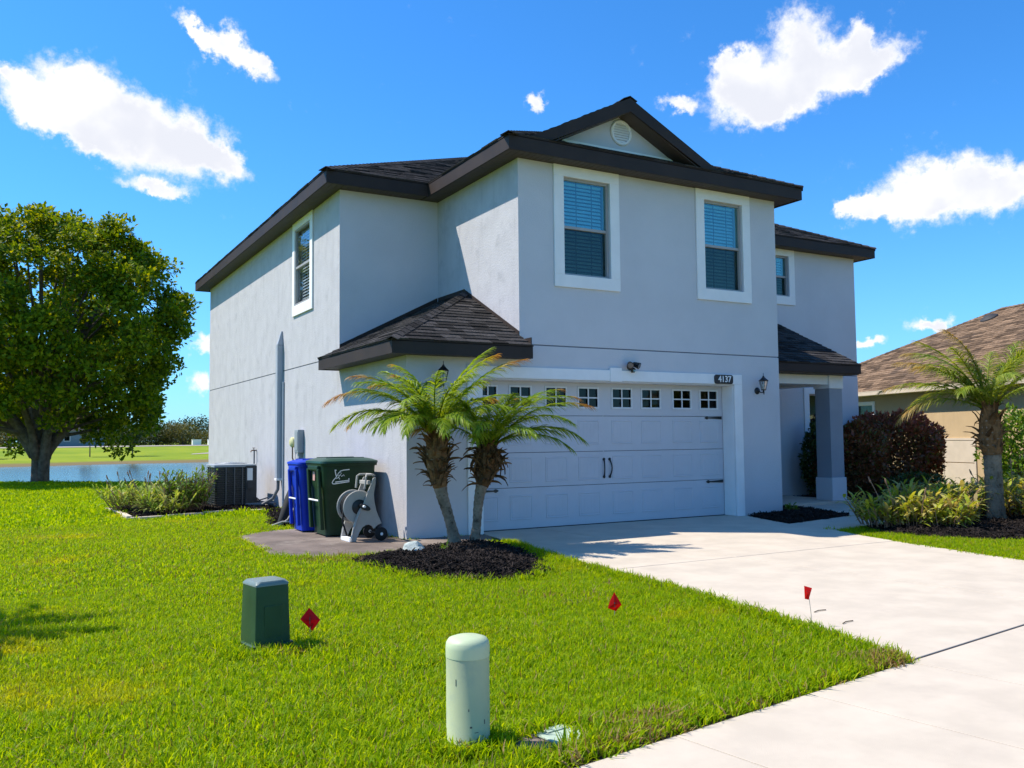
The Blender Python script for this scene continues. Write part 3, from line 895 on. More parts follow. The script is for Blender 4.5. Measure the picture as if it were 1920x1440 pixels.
# ---- roof
def shingles(name, poly, drop, parent, pitch_dir, expo=.14, tabw=.31, single=False, limit=None):
    """poly: 3d points of a roof plane; pitch_dir: horizontal unit vector pointing up the slope"""
    P = [Vector(p) for p in poly]
    nrm = (P[1] - P[0]).cross(P[2] - P[0]).normalized()
    if nrm.z < 0: nrm = -nrm
    up = Vector((pitch_dir[0], pitch_dir[1], 0)); up = (up - nrm * up.dot(nrm)).normalized(); al = up.cross(nrm)
    o = min(P, key=lambda q: q.dot(up)); q2 = [((p - o).dot(al), (p - o).dot(up)) for p in P]
    smax = max(q[1] for q in q2); rnd = random.Random(int(smax * 100)); out = MB(); k = 0; s = 0; count = 0
    while s < smax - .02:
        sm = s + expo * .5; xs_ = []
        for i, a in enumerate(q2):
            c = q2[(i + 1) % len(q2)]
            if (a[1] > sm) != (c[1] > sm):
                xs_.append(a[0] + (c[0] - a[0]) * (sm - a[1]) / (c[1] - a[1]))
        xs_.sort()
        for xa, xb in zip(xs_[::2], xs_[1::2]):
            x = xa - (k % 2) * tabw * .5 - rnd.random() * .08
            while x < xb:
                w = tabw * rnd.uniform(.7, 1.3); l, r = max(x, xa), min(x + w - .006, xb)
                if r - l > .03:
                    th = .013 * rnd.uniform(.6, 1.5); s1 = min(s + expo * 1.15, smax)
                    t0 = s - .012 - rnd.uniform(0, .012)
                    vs = [o + al * l + up * t0 + nrm * .002, o + al * r + up * t0 + nrm * .002, o + al * r + up * t0 + nrm * (.004 + th), o + al * l + up * t0 + nrm * (.004 + th),
                          o + al * l + up * s1 + nrm * .003, o + al * r + up * s1 + nrm * .003]
                    fs = [(0, 1, 2, 3), (3, 2, 5, 4), (1, 5, 2), (0, 3, 4), (0, 4, 5, 1)]
                    if single and count < 300:
                        mb = MB(); mb.add(vs, fs); mb.build('shingle', 'shingle', parent); count += 1
                    else:
                        out.add(vs, fs)
                x += w
        s += expo; k += 1
    if out.v:
        tag(out.build(name, 'shingle', parent, recalc=True), kind='stuff')


def plane_slab(poly, t=.05):
    b = MB(); b.prism(poly, (0, 0, -t)); return b


def zfront(y, ye, z0, k): return z0 + k * (y - ye)
ex0, ex1, ey0, ey1 = -OH, X3 + OH, Y1 - OH, Y2 + OH
bx0, bx1, by0 = X1 - OH, X2 + OH, -OH
hm = (ey1 - ey0) / 2; hb = (bx1 - bx0) / 2
zr = FT + PK * hm; zb_ = FT + PK * hb; xc = (bx0 + bx1) / 2
roof = MB()
pm_front = [(ex0, ey0, FT), (bx0, ey0, FT), (xc, ey0 + hb, zb_), (bx1, ey0, FT), (ex1, ey0, FT), (ex1 - hm, ey0 + hm, zr), (ex0 + hm, ey0 + hm, zr)]
pm_left = [(ex0, ey0, FT), (ex0 + hm, ey0 + hm, zr), (ex0, ey1, FT)]
pm_right = [(ex1, ey0, FT), (ex1, ey1, FT), (ex1 - hm, ey0 + hm, zr)]
pm_back = [(ex0, ey1, FT), (ex0 + hm, ey0 + hm, zr), (ex1 - hm, ey0 + hm, zr), (ex1, ey1, FT)]
pb_left = [(bx0, by0, FT), (xc, by0 + hb, zb_), (xc, ey0 + hb, zb_), (bx0, ey0, FT)]
pb_front = [(bx0, by0, FT), (bx1, by0, FT), (xc, by0 + hb, zb_)]
pb_right = [(bx1, by0, FT), (bx1, ey0, FT), (xc, ey0 + hb, zb_), (xc, by0 + hb, zb_)]
b = MB()
for q in (pm_front, pm_left, pm_right, pm_back, pb_left, pb_front, pb_right): b.prism(q, (0, 0, -.03))
rf = b.build('roof', 'roof_deck', house)
for q, d in ((pm_front, (0, 1)), (pm_left, (1, 0)), (pb_left, (1, 0)), (pb_front, (0, 1)), (pb_right, (-1, 0)), (pm_right, (-1, 0)), (pm_back, (0, -1))):
    shingles('shingles', q, 0, rf, d)
# ridge and hip caps on the visible hips
def ridge_cap(p, q, parent, w=.14, single=True):
    p, q = Vector(p), Vector(q); L_ = (q - p).length; d = (q - p) / L_; s = d.cross(Vector((0, 0, 1))).normalized(); n = int(L_ / .17)
    for i in range(n):
        a = p + d * (i * L_ / n - .03); c = p + d * ((i + 1) * L_ / n)
        b = MB(); vs = []
        for pt, lift in ((a, .030), (c, .016)):
            vs += [pt + s * w - Vector((0, 0, w * .36)) + Vector((0, 0, lift)), pt + Vector((0, 0, lift + .012)), pt - s * w - Vector((0, 0, w * .36)) + Vector((0, 0, lift))]
        vs += [v - Vector((0, 0, .012)) for v in vs]
        b.add(vs, [(0, 1, 4, 3), (1, 2, 5, 4), (6, 9, 10, 7), (7, 10, 11, 8), (0, 6, 7, 1), (1, 7, 8, 2), (0, 3, 9, 6), (2, 8, 11, 5)])
        b.build('ridge_cap', 'shingle', parent)


ridge_cap(pm_left[0], pm_left[1], rf, .13); ridge_cap(pb_front[0], pb_front[2], rf, .13); ridge_cap(pb_front[1], pb_front[2], rf, .13)
ridge_cap(pm_right[0], pm_right[2], rf, .13)


def fascia(segs, z0, z1, parent, name='fascia', t=.03):
    b = MB()
    for x0, y0, x1, y1 in segs: b.box(x0, x1, y0, y1, z0, z1)
    # drip edge
    for x0, y0, x1, y1 in segs: b.box(x0 - .008, x1 + .008, y0 - .008, y1 + .008, z1 - .022, z1 - .002)
    return b.build(name, 'fascia_brown', parent)


t = .03
fascia([(ex0, ey0, bx0 - .002, ey0 + t)], 5.705, FT, house); fascia([(ex0, ey0 + t + .001, ex0 + t, ey1)], 5.705, FT, house)
fascia([(bx0, by0 + t + .001, bx0 + t, ey0 + t)], 5.705, FT, house); fascia([(bx0, by0, bx1, by0 + t)], 5.705, FT, house)
fascia([(bx1 - t, by0 + t + .001, bx1, ey0 + t)], 5.705, FT, house); fascia([(bx1 + .002, ey0, ex1, ey0 + t)], 5.705, FT, house)
fascia([(ex1 - t, ey0 + t + .001, ex1, ey1)], 5.705, FT, house); fascia([(ex0, ey1 + .001, ex1, ey1 + t)], 5.705, FT, house)


def soffit(x0, x1, y0, y1, z, along, parent, dz=.012):
    """ventilated soffit: narrow boards across the overhang with grooves between them"""
    b = MB(); p = .1
    if along == 'x':
        n = max(1, int((x1 - x0) / p))
        for i in range(n): b.box(x0 + (x1 - x0) * i / n + .004, x0 + (x1 - x0) * (i + 1) / n - .004, y0, y1, z, z + dz)
    else:
        n = max(1, int((y1 - y0) / p))
        for i in range(n): b.box(x0, x1, y0 + (y1 - y0) * i / n + .004, y0 + (y1 - y0) * (i + 1) / n - .004, z, z + dz)
    b.box(x0, x1, y0, y1, z + dz + .001, z + dz + .01)
    tag(b.build('soffit', 'soffit_brown', parent), kind='stuff')


soffit(ex0 + t, 0, ey0 + OH, ey1, ZS, 'y', house); soffit(ex0 + t, bx0, ey0 + t, ey0 + OH, ZS, 'x', house)
soffit(bx0 + t, X1, by0 + OH, ey0 + OH, ZS, 'y', house); soffit(bx0 + t, bx1 - t, by0 + t, by0 + OH, ZS, 'x', house)
soffit(X2, bx1 - t, by0 + OH, ey0 + OH, ZS, 'y', house); soffit(bx1, ex1 - t, ey0 + t, ey0 + OH, ZS, 'x', house)
soffit(X3, ex1 - t, ey0 + OH, ey1, ZS, 'y', house)

# front gable
gx, gz, gk, gy = 3.80, 6.90, .5, -.30
hw = (gz - (FT + PK * (gy - by0))) / gk
yv = by0 + (gz - FT) / PK
gl = [(gx - hw, gy, gz - gk * hw), (gx, gy, gz), (gx, yv, gz)]; gr = [(gx + hw, gy, gz - gk * hw), (gx, yv, gz), (gx, gy, gz)]
b = MB(); b.prism(gl, (0, 0, -.03)); b.prism(gr, (0, 0, -.03))
gro = b.build('gable_roof', 'roof_deck', house)
shingles('shingles', gl, 0, gro, (1, 0)); shingles('shingles', gr, 0, gro, (-1, 0)); ridge_cap((gx, gy, gz), (gx, yv, gz), gro)
b = MB(); zg = 6.0; hg = (gz - .16 - zg) / gk
b.prism([(gx - hg, .0, zg), (gx + hg, .0, zg), (gx, .0, gz - .16)], (0, .15, 0)); b.build('gable_wall', 'stucco', house)
b = MB()
for sx in (-1, 1):
    pts = [(gx, gy - .03, gz + .004), (gx + sx * (hw + .02), gy - .03, gz - gk * (hw + .02) + .004), (gx + sx * (hw + .02), gy - .03, gz - gk * (hw + .02) - .17), (gx, gy - .03, gz - .22)]
    b.prism(pts, (0, .03, 0))
b.build('rake_board', 'fascia_brown', house)
b = MB()
for sx in (-1, 1):
    b.prism([(gx, gy + .002, gz - .20), (gx + sx * hw, gy + .002, gz - gk * hw - .20), (gx + sx * hw, gy + .002, gz - gk * hw - .215), (gx, gy + .002, gz - .215)], (0, -gy - .004, 0))
b.build('gable_soffit', 'soffit_brown', house)
b = MB(); b.prism([(gx - 1.2, -.012, 6.105), (gx + 1.2, -.012, 6.105), (gx + 1.14, -.012, 6.145), (gx - 1.14, -.012, 6.145)], (0, .010, 0)); b.build('gable_flashing', 'trim_white', house)
b = MB(); n = 28; vz = 6.43; vx = 3.84
b.lathe([(.165, -.005), (.17, -.03), (.2, -.034), (.215, -.02), (.215, -.002)], n, (vx, 0, vz), 'Y', cap=False)
gv = b.build('gable_vent', 'trim_white', house, smooth=True)
for k in range(8):
    z = vz - .145 + k * .0415; hw_ = math.sqrt(max(.0004, .168 ** 2 - (z - vz) ** 2))
    b = MB(); b.prism([(vx - hw_, -.022, z - .018), (vx + hw_, -.022, z - .018), (vx + hw_, -.006, z + .018), (vx - hw_, -.006, z + .018)], (0, -.004, .002)); b.build('slat', 'trim_white', gv)

# low hip roof over the front corner of the garage
le, lz, lk = -.36, 2.775, .5
lp = lz + lk * (X1 - le)
ll = [(le, le, lz), (X1 - .003, X1, lp), (X1 - .003, Y1 - .003, lp), (le, Y1 - .003, lz)]; lf = [(le, le, lz), (X1 - .003, le, lz), (X1 - .003, X1, lp)]
b = MB(); b.prism(ll, (0, 0, -.03)); b.prism(lf, (0, 0, -.03))
lr = b.build('garage_roof', 'roof_deck', house)
shingles('shingles', lf, 0, lr, (0, 1), single=True, tabw=.30); shingles('shingles', ll, 0, lr, (1, 0), single=True, tabw=.30)
ridge_cap(ll[0], (X1 - .05, X1 - .05, lp - .02), lr, .10)
b = MB()
for p, q in (((0, Y1 - .012, lz + lk * -le), (X1 - .02, Y1 - .012, lp)), ((X1 - .012, Y1 - .02, lp), (X1 - .012, X1, lp)), ((X1 - .012, X1, lp), (X1 - .012, .0, lz + lk * -le))):
    p, q = Vector(p), Vector(q); o = Vector((0, .010, 0)) if abs(p.y - q.y) < .01 else Vector((.010, 0, 0))
    b.prism([p + Vector((0, 0, .0)), q, q + Vector((0, 0, .07)), p + Vector((0, 0, .07))], o)
b.build('roof_flashing', 'fascia_brown', lr)
fascia([(le, le, X1 + .02, le + t)], 2.575, lz, lr); fascia([(le, le + t + .001, le + t, Y1 + .02)], 2.575, lz, lr)
b = MB(); b.box(X1 + .005, X1 + .02, le + t, -.002, 2.575, lz + .12); b.prism([(le + t, Y1 + .005, 2.575), (-.003, Y1 + .005, 2.575), (-.003, Y1 + .005, lz - lk * le - .035), (le + t, Y1 + .005, lz + lk * t - .035)], (0, .015, 0)); b.build('end_board', 'fascia_brown', lr)
soffit(le + t, -.001, -.002, Y1, 2.59, 'y', lr); soffit(le + t, X1, le + t, -.003, 2.59, 'x', lr)

# entry porch: shed roof on a white beam and a square column
py0, pxr, pz = .68, 10.42, 2.84
pp_ = [(X2 + .003, py0, pz), (pxr, py0, pz), (pxr, Y1 - .003, pz + .5 * (Y1 - py0)), (X2 + .003, Y1 - .003, pz + .5 * (Y1 - py0))]
b = MB(); b.prism(pp_, (0, 0, -.03)); pr = b.build('porch_roof', 'roof_deck', house)
shingles('shingles', pp_, 0, pr, (0, 1))
fascia([(X2 + .004, py0, pxr, py0 + t)], 2.65, pz, pr)
b = MB(); b.prism([(pxr - .03, py0 + t, 2.65), (pxr - .03, Y1 - .004, 2.65), (pxr - .03, Y1 - .004, pz + .5 * (Y1 - py0) - .004), (pxr - .03, py0 + t, pz + .5 * t - .004)], (.03, 0, 0)); b.build('gable_end', 'fascia_brown', pr)
b = MB(); b.box(X2 + .004, pxr - .034, py0 + t + .002, Y1 - .004, 2.632, 2.648); b.build('porch_ceiling', 'soffit_brown', pr)
b = MB(); b.box(X2 + .004, 9.86, 1.05, 1.38, 2.44, 2.63); b.box(9.90, 10.22, 1.42, Y1 - .004, 2.44, 2.63); b.build('porch_beam', 'trim_white', house, bevel=.004)
cx, cy = 10.05, 1.22
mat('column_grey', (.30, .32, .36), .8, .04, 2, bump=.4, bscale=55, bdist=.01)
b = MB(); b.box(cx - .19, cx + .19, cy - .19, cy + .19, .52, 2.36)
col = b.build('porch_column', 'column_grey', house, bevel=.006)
b = MB(); b.box(cx - .215, cx + .215, cy - .215, cy + .215, .05, .519); b.build('column_base', 'stucco', col, bevel=.006)
b = MB(); b.box(cx - .21, cx + .21, cy - .21, cy + .21, 2.361, 2.631); b.build('column_capital', 'trim_white', col, bevel=.006)
# ------------------------------------------------------------------ vegetation
leaf_mat('palm_leaf', [(.13, .23, .012), (.20, .32, .018), (.30, .38, .022)], .45, .45, tip=(.36, .20, .07), spec=.22, tscale=(1.7, 1.4, .5))
leaf_mat('palm_leaf_right', [(.15, .23, .02), (.23, .31, .03), (.33, .37, .06)], .42, .4, tip=(.42, .30, .10), spec=.25, tscale=(1.6, 1.35, .5))
leaf_mat('tree_leaf', [(.05, .10, .005), (.085, .15, .006), (.17, .24, .008), (.30, .31, .010)], .38, .5, spec=.12, tscale=(2.1, 1.7, .15))
leaf_mat('far_leaf', [(.03, .05, .014), (.045, .07, .018), (.08, .10, .025)], .2, .6)
leaf_mat('far_leaf_olive', [(.10, .11, .03), (.14, .13, .035), (.09, .10, .03)], .3, .6)
leaf_mat('red_leaf', [(.15, .08, .028), (.20, .085, .03), (.24, .07, .035), (.12, .15, .022)], .32, .4, spec=.4, tscale=(1.8, .9, .6))
leaf_mat('red_tip_leaf', [(.34, .08, .055), (.42, .14, .08), (.24, .06, .045)], .35, .4, spec=.4)
leaf_mat('bush_leaf', [(.07, .15, .012), (.12, .22, .018), (.19, .29, .03)], .35, .45, spec=.2)
leaf_mat('shrub_dark', [(.025, .05, .01), (.045, .08, .016), (.08, .12, .02)], .3, .35, spec=.5)
leaf_mat('sage_leaf', [(.13, .15, .09), (.2, .2, .12), (.09, .11, .05)], .3, .6)
leaf_mat('strap_leaf', [(.13, .24, .02), (.22, .33, .035), (.36, .43, .09), (.45, .44, .2)], .4, .5, spec=.18)
leaf_mat('variegated_leaf', [(.30, .38, .03), (.48, .48, .05), (.20, .28, .03), (.58, .54, .15), (.34, .25, .12)], .4, .5, spec=.18)
mat('flower_stalk', (.28, .16, .10), .8, .3, 20)


def add_leaf(b, p, d, n, L, W, fold=.25):
    s = d.cross(n); s.normalize()
    q = p + d * L * .5
    b.add([p, q + s * W * .5 + n * L * fold * .3, p + d * L, q - s * W * .5 + n * L * fold * .3], [(0, 1, 2), (0, 2, 3)])


def rvec(rnd):
    while True:
        v = Vector((rnd.uniform(-1, 1), rnd.uniform(-1, 1), rnd.uniform(-1, 1)))
        if .05 < v.length < 1: return v.normalized()


def cluster(b, rnd, c, r, n, L, W, up=.5, flat=1.0, outw=None):
    for i in range(n):
        o = rvec(rnd) * r * rnd.random() ** .5; o.z *= flat
        d = (rvec(rnd) + o.normalized() * .9 + Vector((0, 0, .15))).normalized()
        nn = (rvec(rnd) + Vector((0, 0, up)) + (outw * 1.1 if outw else Vector((0, 0, 0)))).normalized()
        if abs(nn.dot(d)) > .95: nn = rvec(rnd)
        add_leaf(b, c + o, d, nn, L * rnd.uniform(.6, 1.3), W * rnd.uniform(.7, 1.25))


# ---- palms
def frond(L, e0, droop, nl, ll, tipfrac, rnd, wid=.015, petiole=.12):
    """one feather frond in local coordinates, growing along +X"""
    b = MB(); b.attr = []
    N = 14; pts = []; p = Vector((0, 0, 0)); tans = []
    for i in range(N + 1):
        t = i / N; th = e0 - droop * t ** 1.4
        d = Vector((math.cos(th), 0, math.sin(th))); tans.append(d); pts.append(p.copy()); p = p + d * (L / N)
    sw = rnd.uniform(-.18, .18)
    pts = [Vector((q.x, sw * (i / N) ** 2 * L * .6, q.z)) for i, q in enumerate(pts)]
    b.tube(pts, [.012 * (1 - .85 * i / N) + .0015 for i in range(N + 1)], 4)
    b.attr += [max(0, (i // 4 / N - (1 - tipfrac)) * 3) if tipfrac > 0 else 0 for i in range(len(b.v))]
    for k in range(nl):
        t = petiole + (1 - petiole) * (k + rnd.random() * .6) / nl
        f = t * N; i = min(int(f), N - 1); q = pts[i].lerp(pts[i + 1], f - i); tan = (pts[i + 1] - pts[i]).normalized()
        for sd in (-1, 1):
            l = ll * (math.sin(PI * (.12 + .80 * (t - petiole) / (1 - petiole))) ** .6) * rnd.uniform(.85, 1.15)
            sdv = Vector((0, sd, 0)); nr = tan.cross(sdv) * sd
            fw = .45 + .9 * t
            d = (sdv * (1.0 - .45 * t) + tan * fw + Vector((0, 0, rnd.uniform(.0, .45))) + rvec(rnd) * .14).normalized()
            wv = d.cross(Vector((0, 0, 1)) + rvec(rnd) * .5).normalized() * wid * .5 * rnd.uniform(.8, 1.2)
            vs = []; pp = q.copy(); S = 3; tt = []
            for s in range(S + 1):
                w = wv * (1 - (s / S) ** 2 * .9)
                vs += [pp - w, pp + w]
                br = max(0.0, min(1.0, (t - (1 - tipfrac)) * 3.2 / max(.2, tipfrac * 2) if tipfrac > 0 and t > 1 - tipfrac else 0) + (.55 if s == S and rnd.random() < .35 else 0))
                tt += [br, br]
                d = (d + Vector((0, 0, -.26 - .2 * s / S))).normalized(); pp = pp + d * l / S
            b.add(vs, [(2 * s, 2 * s + 1, 2 * s + 3, 2 * s + 2) for s in range(S)]); b.attr += tt
    return b


def smooth_path(pts, n):
    """Catmull-Rom through (x,y,z,r) points"""
    out = []
    P = [pts[0]] + list(pts) + [pts[-1]]
    for i in range(len(pts) - 1):
        p0, p1, p2, p3 = (np.array(P[i + j], float) for j in range(4))
        for k in range(n):
            t = k / n
            out.append(.5 * ((2 * p1) + (-p0 + p2) * t + (2 * p0 - 5 * p1 + 4 * p2 - p3) * t * t + (-p0 + 3 * p1 - 3 * p2 + p3) * t ** 3))
    out.append(np.array(pts[-1], float)); return out


def boot_mesh(seed):
    rnd = random.Random(seed); b = MB(); w = .030; L = .11
    vs = []
    for s, (t, ww, out) in enumerate(((0, 1.0, .0), (.45, .85, .022), (.8, .5, .055), (1, .15, .085 + .03 * rnd.random()))):
        for x in (-1, 0, 1):
            vs.append((x * w * ww, -out - (.012 if x == 0 else 0), L * t))
    for s in range(4):
        for x in (-1, 0, 1):
            v = vs[s * 3 + x + 1]; vs.append((v[0], v[1] + .010, v[2]))
    fs = []
    for s in range(3):
        for x in range(2):
            a = s * 3 + x; fs.append((a, a + 1, a + 4, a + 3)); fs.append((a + 12, a + 15, a + 16, a + 13))
        fs += [(s * 3, s * 3 + 3, s * 3 + 15, s * 3 + 12), (s * 3 + 2, s * 3 + 14, s * 3 + 17, s * 3 + 5)]
    b.add(vs, fs)
    return b.build('leaf_base', 'palm_boot', mesh_only=True, recalc=True)


BOOTS = [boot_mesh(k) for k in range(4)]


def palm(root, path, boot_from, crown, specs, seed, leaf='palm_leaf', nboot=90, bscale=1.0, ragged=0):
    """path: (x,y,z,r) local; crown: local point; specs: (azimuth deg from +Y clockwise, e0 deg, droop deg, length, leaflet, tip)"""
    rnd = random.Random(seed)
    P = smooth_path(path, 7)
    b = MB(); b.tube([p[:3] for p in P], [p[3] * (1 + .05 * math.sin(i * 2.3)) for i, p in enumerate(P)], 14)
    b.build('trunk', 'palm_trunk', root, smooth='all')
    b = MB(); q_ = [p for p in P if p[2] >= boot_from - .06]; b.tube([p[:3] for p in q_], [p[3] * 1.02 + .004 for p in q_], 12); b.build('fibre_sheath', 'palm_boot', root, smooth='all')
    nb = [p for p in P if p[2] >= boot_from]
    for i in range(nboot):
        f = (i + .5) / nboot * (len(nb) - 1.001); k = int(f); p = nb[k] + (nb[k + 1] - nb[k]) * (f - k); th = i * 2.39996 + rnd.uniform(-.5, .5)
        sc = bscale * rnd.uniform(.6, 1.5)
        rise = (p[2] - boot_from) / max(.01, nb[-1][2] - boot_from)
        o = inst('leaf_base', BOOTS[i % 4], root, (p[0] + math.cos(th) * p[3] * .985, p[1] + math.sin(th) * p[3] * .985, p[2] - .05),
                 (rnd.uniform(-.5, .3) + (rnd.uniform(.5, 1.4) if rnd.random() < .3 + ragged * .3 else 0), rnd.uniform(-.5, .5), th + PI / 2 + rnd.uniform(-.4, .4)), (sc * rnd.uniform(.5, 1), sc * rnd.uniform(.4, 1.3), sc * (.8 + .7 * rise)))
    if ragged:                                   # long dead husks hanging over the trunk
        for i in range(70):
            p = nb[int(len(nb) * rnd.uniform(.45, .92))]; th = rnd.uniform(0, 2 * PI); sc = bscale * rnd.uniform(.7, 1.3)
            inst('leaf_base', BOOTS[i % 4], root, (p[0] + math.cos(th) * p[3] * 1.04, p[1] + math.sin(th) * p[3] * 1.04, p[2] + .02), (rnd.uniform(2.3, 3.0), rnd.uniform(-.35, .35), th + PI / 2), (sc * .7, sc * .6, sc * rnd.uniform(1.4, 2.6)))
    c = Vector(crown)
    for az, e0, dr, L, ll, tp in specs:
        fb = frond(L, R(e0), R(dr), max(32, int(L * 56)), ll, tp, rnd)
        me = fb.build('frond', leaf, mesh_only=True, recalc=False)
        a = R(az); off = Vector((math.sin(a), math.cos(a), 0)) * .035
        inst('frond', me, root, c + off + Vector((0, 0, rnd.uniform(-.05, .03))), (rnd.uniform(-.35, .35), 0, PI / 2 - a))


def specs_spiral(n, seed, L, ll, tipp=.25, e_hi=84, e_lo=30):
    rnd = random.Random(seed); o = []
    for i in range(n):
        t = i / (n - 1); e = e_hi + (e_lo - e_hi) * t
        o.append((i * 137.5 + rnd.uniform(-12, 12), e + rnd.uniform(-6, 6), 54 + 30 * t + rnd.uniform(-10, 10), L * rnd.uniform(.82, 1.08) * (.72 + .28 * min(1, t * 3)), ll * rnd.uniform(.9, 1.1), rnd.choice((0, .12, .3)) if rnd.random() < tipp else 0))
    return o


# view directions: image right is azimuth 119.6, image left 299.6, towards the camera 209.6
p1 = thing('palm_tree', 'left palm of the front pair, leaning left with a fat brown crown base', 'palm tree', (.15, -1.22, .09), group='pair of palms in the front mulch bed')
palm(p1, [(0.02, 0, -.15, .085), (0, 0, 0, .085), (-.05, 0, .2, .068), (-.11, 0, .40, .070), (-.17, 0, .58, .078), (-.215, 0, .78, .098), (-.24, 0, .94, .128), (-.25, 0, 1.10, .145), (-.25, 0, 1.25, .12), (-.25, 0, 1.45, .065)], .74, (-.25, 0, 1.40),
     specs_spiral(21, 3, 1.15, .27) + [(299, 52, 92, 1.62, .26, .42), (288, 40, 92, 1.42, .25, .0), (318, 35, 85, 1.35, .25, .1), (295, 74, 100, 1.15, .2, .55), (120, 64, 62, 1.55, .26, .35), (110, 48, 80, 1.35, .25, 0), (200, 30, 80, 1.1, .24, 0), (240, 34, 85, 1.2, .24, 0), (305, 66, 70, 1.35, .26, .3), (330, 72, 60, 1.3, .26, .1), (95, 70, 55, 1.45, .26, .2), (125, 76, 50, 1.3, .25, 0), (280, 62, 75, 1.3, .26, 0)], 5, nboot=150, bscale=1.0)
p2 = thing('palm_tree', 'right palm of the front pair, shorter, its fronds drooping before the garage door', 'palm tree', (.37, -1.36, .09), group='pair of palms in the front mulch bed')
palm(p2, [(0.0, 0, -.15, .07), (0, 0, 0, .072), (.03, 0, .2, .058), (.05, 0, .42, .062), (.085, 0, .62, .072), (.14, 0, .78, .095), (.19, 0, .92, .135), (.205, 0, 1.05, .15), (.20, 0, 1.16, .11), (.19, 0, 1.25, .06)], .74, (.19, 0, 1.21),
     specs_spiral(18, 8, 1.02, .26) + [(122, 50, 75, 1.55, .24, .28), (116, 36, 86, 1.36, .26, 0), (128, 24, 72, 1.15, .26, 0), (100, 58, 78, 1.45, .25, .15), (140, 44, 82, 1.3, .25, 0), (105, 68, 70, 1.3, .24, .1), (300, 60, 90, 1.1, .22, .35), (215, 45, 88, 1.1, .24, 0)], 9, nboot=130, bscale=.95, ragged=.9)
p3 = thing('palm_tree', 'stout palm with grey ringed trunk in the yellow-green bed right of the driveway', 'palm tree', (8.45, -3.28, .04))
palm(p3, [(0, 0, -.15, .20), (0, 0, 0, .165), (-.01, 0, .3, .135), (-.015, 0, .7, .128), (-.02, 0, .98, .128), (-.03, 0, 1.15, .145), (-.04, 0, 1.38, .155), (-.05, 0, 1.62, .13), (-.05, 0, 1.80, .08)], 1.08, (-.05, 0, 1.76),
     specs_spiral(19, 21, 1.32, .30, .35, 86, 40) + [(299, 36, 66, 1.72, .30, .3), (293, 46, 55, 1.75, .28, .45), (305, 24, 80, 1.5, .34, .55), (312, 62, 70, 1.6, .3, .2), (120, 40, 70, 1.6, .3, .1), (285, 68, 50, 1.7, .24, .6), (330, 66, 45, 1.5, .3, .1), (60, 72, 45, 1.5, .3, 0), (100, 60, 50, 1.6, .3, .1)], 22, 'palm_leaf_right', nboot=70, bscale=1.15)
p4 = thing('palm_tree', 'palm standing on the side lawn beyond the left edge of the view', 'palm tree', (-6.62, -2.75, -.02))
palm(p4, [(0, 0, -.1, .12), (0, 0, 0, .11), (.03, 0, .8, .09), (.05, 0, 1.6, .10), (.06, 0, 1.9, .15), (.06, 0, 2.1, .09)], 1.6, (.06, 0, 2.1), specs_spiral(17, 31, 1.35, .26), 33, nboot=40)


# ---- the broad tree by the pond
def branch_tree(root, limbs, m='bark'):
    b = MB()
    for L_ in limbs:
        P = smooth_path(L_, 4); b.tube([p[:3] for p in P], [p[3] for p in P], 9)
    return b.build('trunk', m, root, smooth='all')


bt = thing('broadleaf_tree', 'large round-crowned broadleaf tree with many-stemmed trunk at the pond edge', 'tree', (-3.95, 23.62, -.05))
rnd = random.Random(77)
limbs = [[(-.13, 0, -.2, .20), (-.13, 0, .5, .165), (-.2, .0, 1.2, .16), (-.75, -.05, 2.1, .17), (-1.7, -.2, 3.3, .12), (-2.9, -.4, 4.8, .07)],
         [(.11, .05, -.2, .20), (.13, .05, .6, .165), (.22, 0, 1.1, .16), (.75, .1, 1.9, .17), (1.5, .1, 2.7, .12), (2.9, 0, 3.7, .07), (4.2, -.2, 4.4, .04)],
         [(-.02, .1, .0, .18), (-.02, .1, 1.0, .13), (-.12, .3, 2.2, .17), (-.3, .6, 3.8, .13), (-.3, .8, 6.2, .07)],
         [(.05, -.05, .1, .17), (.1, -.15, 1.1, .18), (.3, -.4, 2.3, .13), (.9, -.9, 3.9, .1), (1.5, -1.3, 6.0, .05)],
         [(-.15, -.1, .9, .16), (-.35, -.4, 2.0, .12), (-.9, -1.0, 3.5, .09), (-1.6, -1.4, 5.4, .05)],
         [(.15, .1, .9, .18), (.45, .5, 2.1, .12), (1.2, 1.2, 3.6, .09), (2.4, 1.9, 5.4, .05)],
         [(-.2, .1, 1.0, .18), (-.9, .5, 2.0, .12), (-2.4, .9, 2.8, .09), (-3.9, 1.0, 3.2, .05)]]
crc = Vector((.15, .3, 5.25))
clumps = []
lobes = []
for i in range(64):
    zz = 1 - 2 * (i + .5) / 64; th = i * 2.39996 + rnd.uniform(-.25, .25); q = math.sqrt(max(0, 1 - zz * zz))
    lobes.append(Vector((q * math.cos(th), q * math.sin(th), zz)) * rnd.uniform(.70, .88))
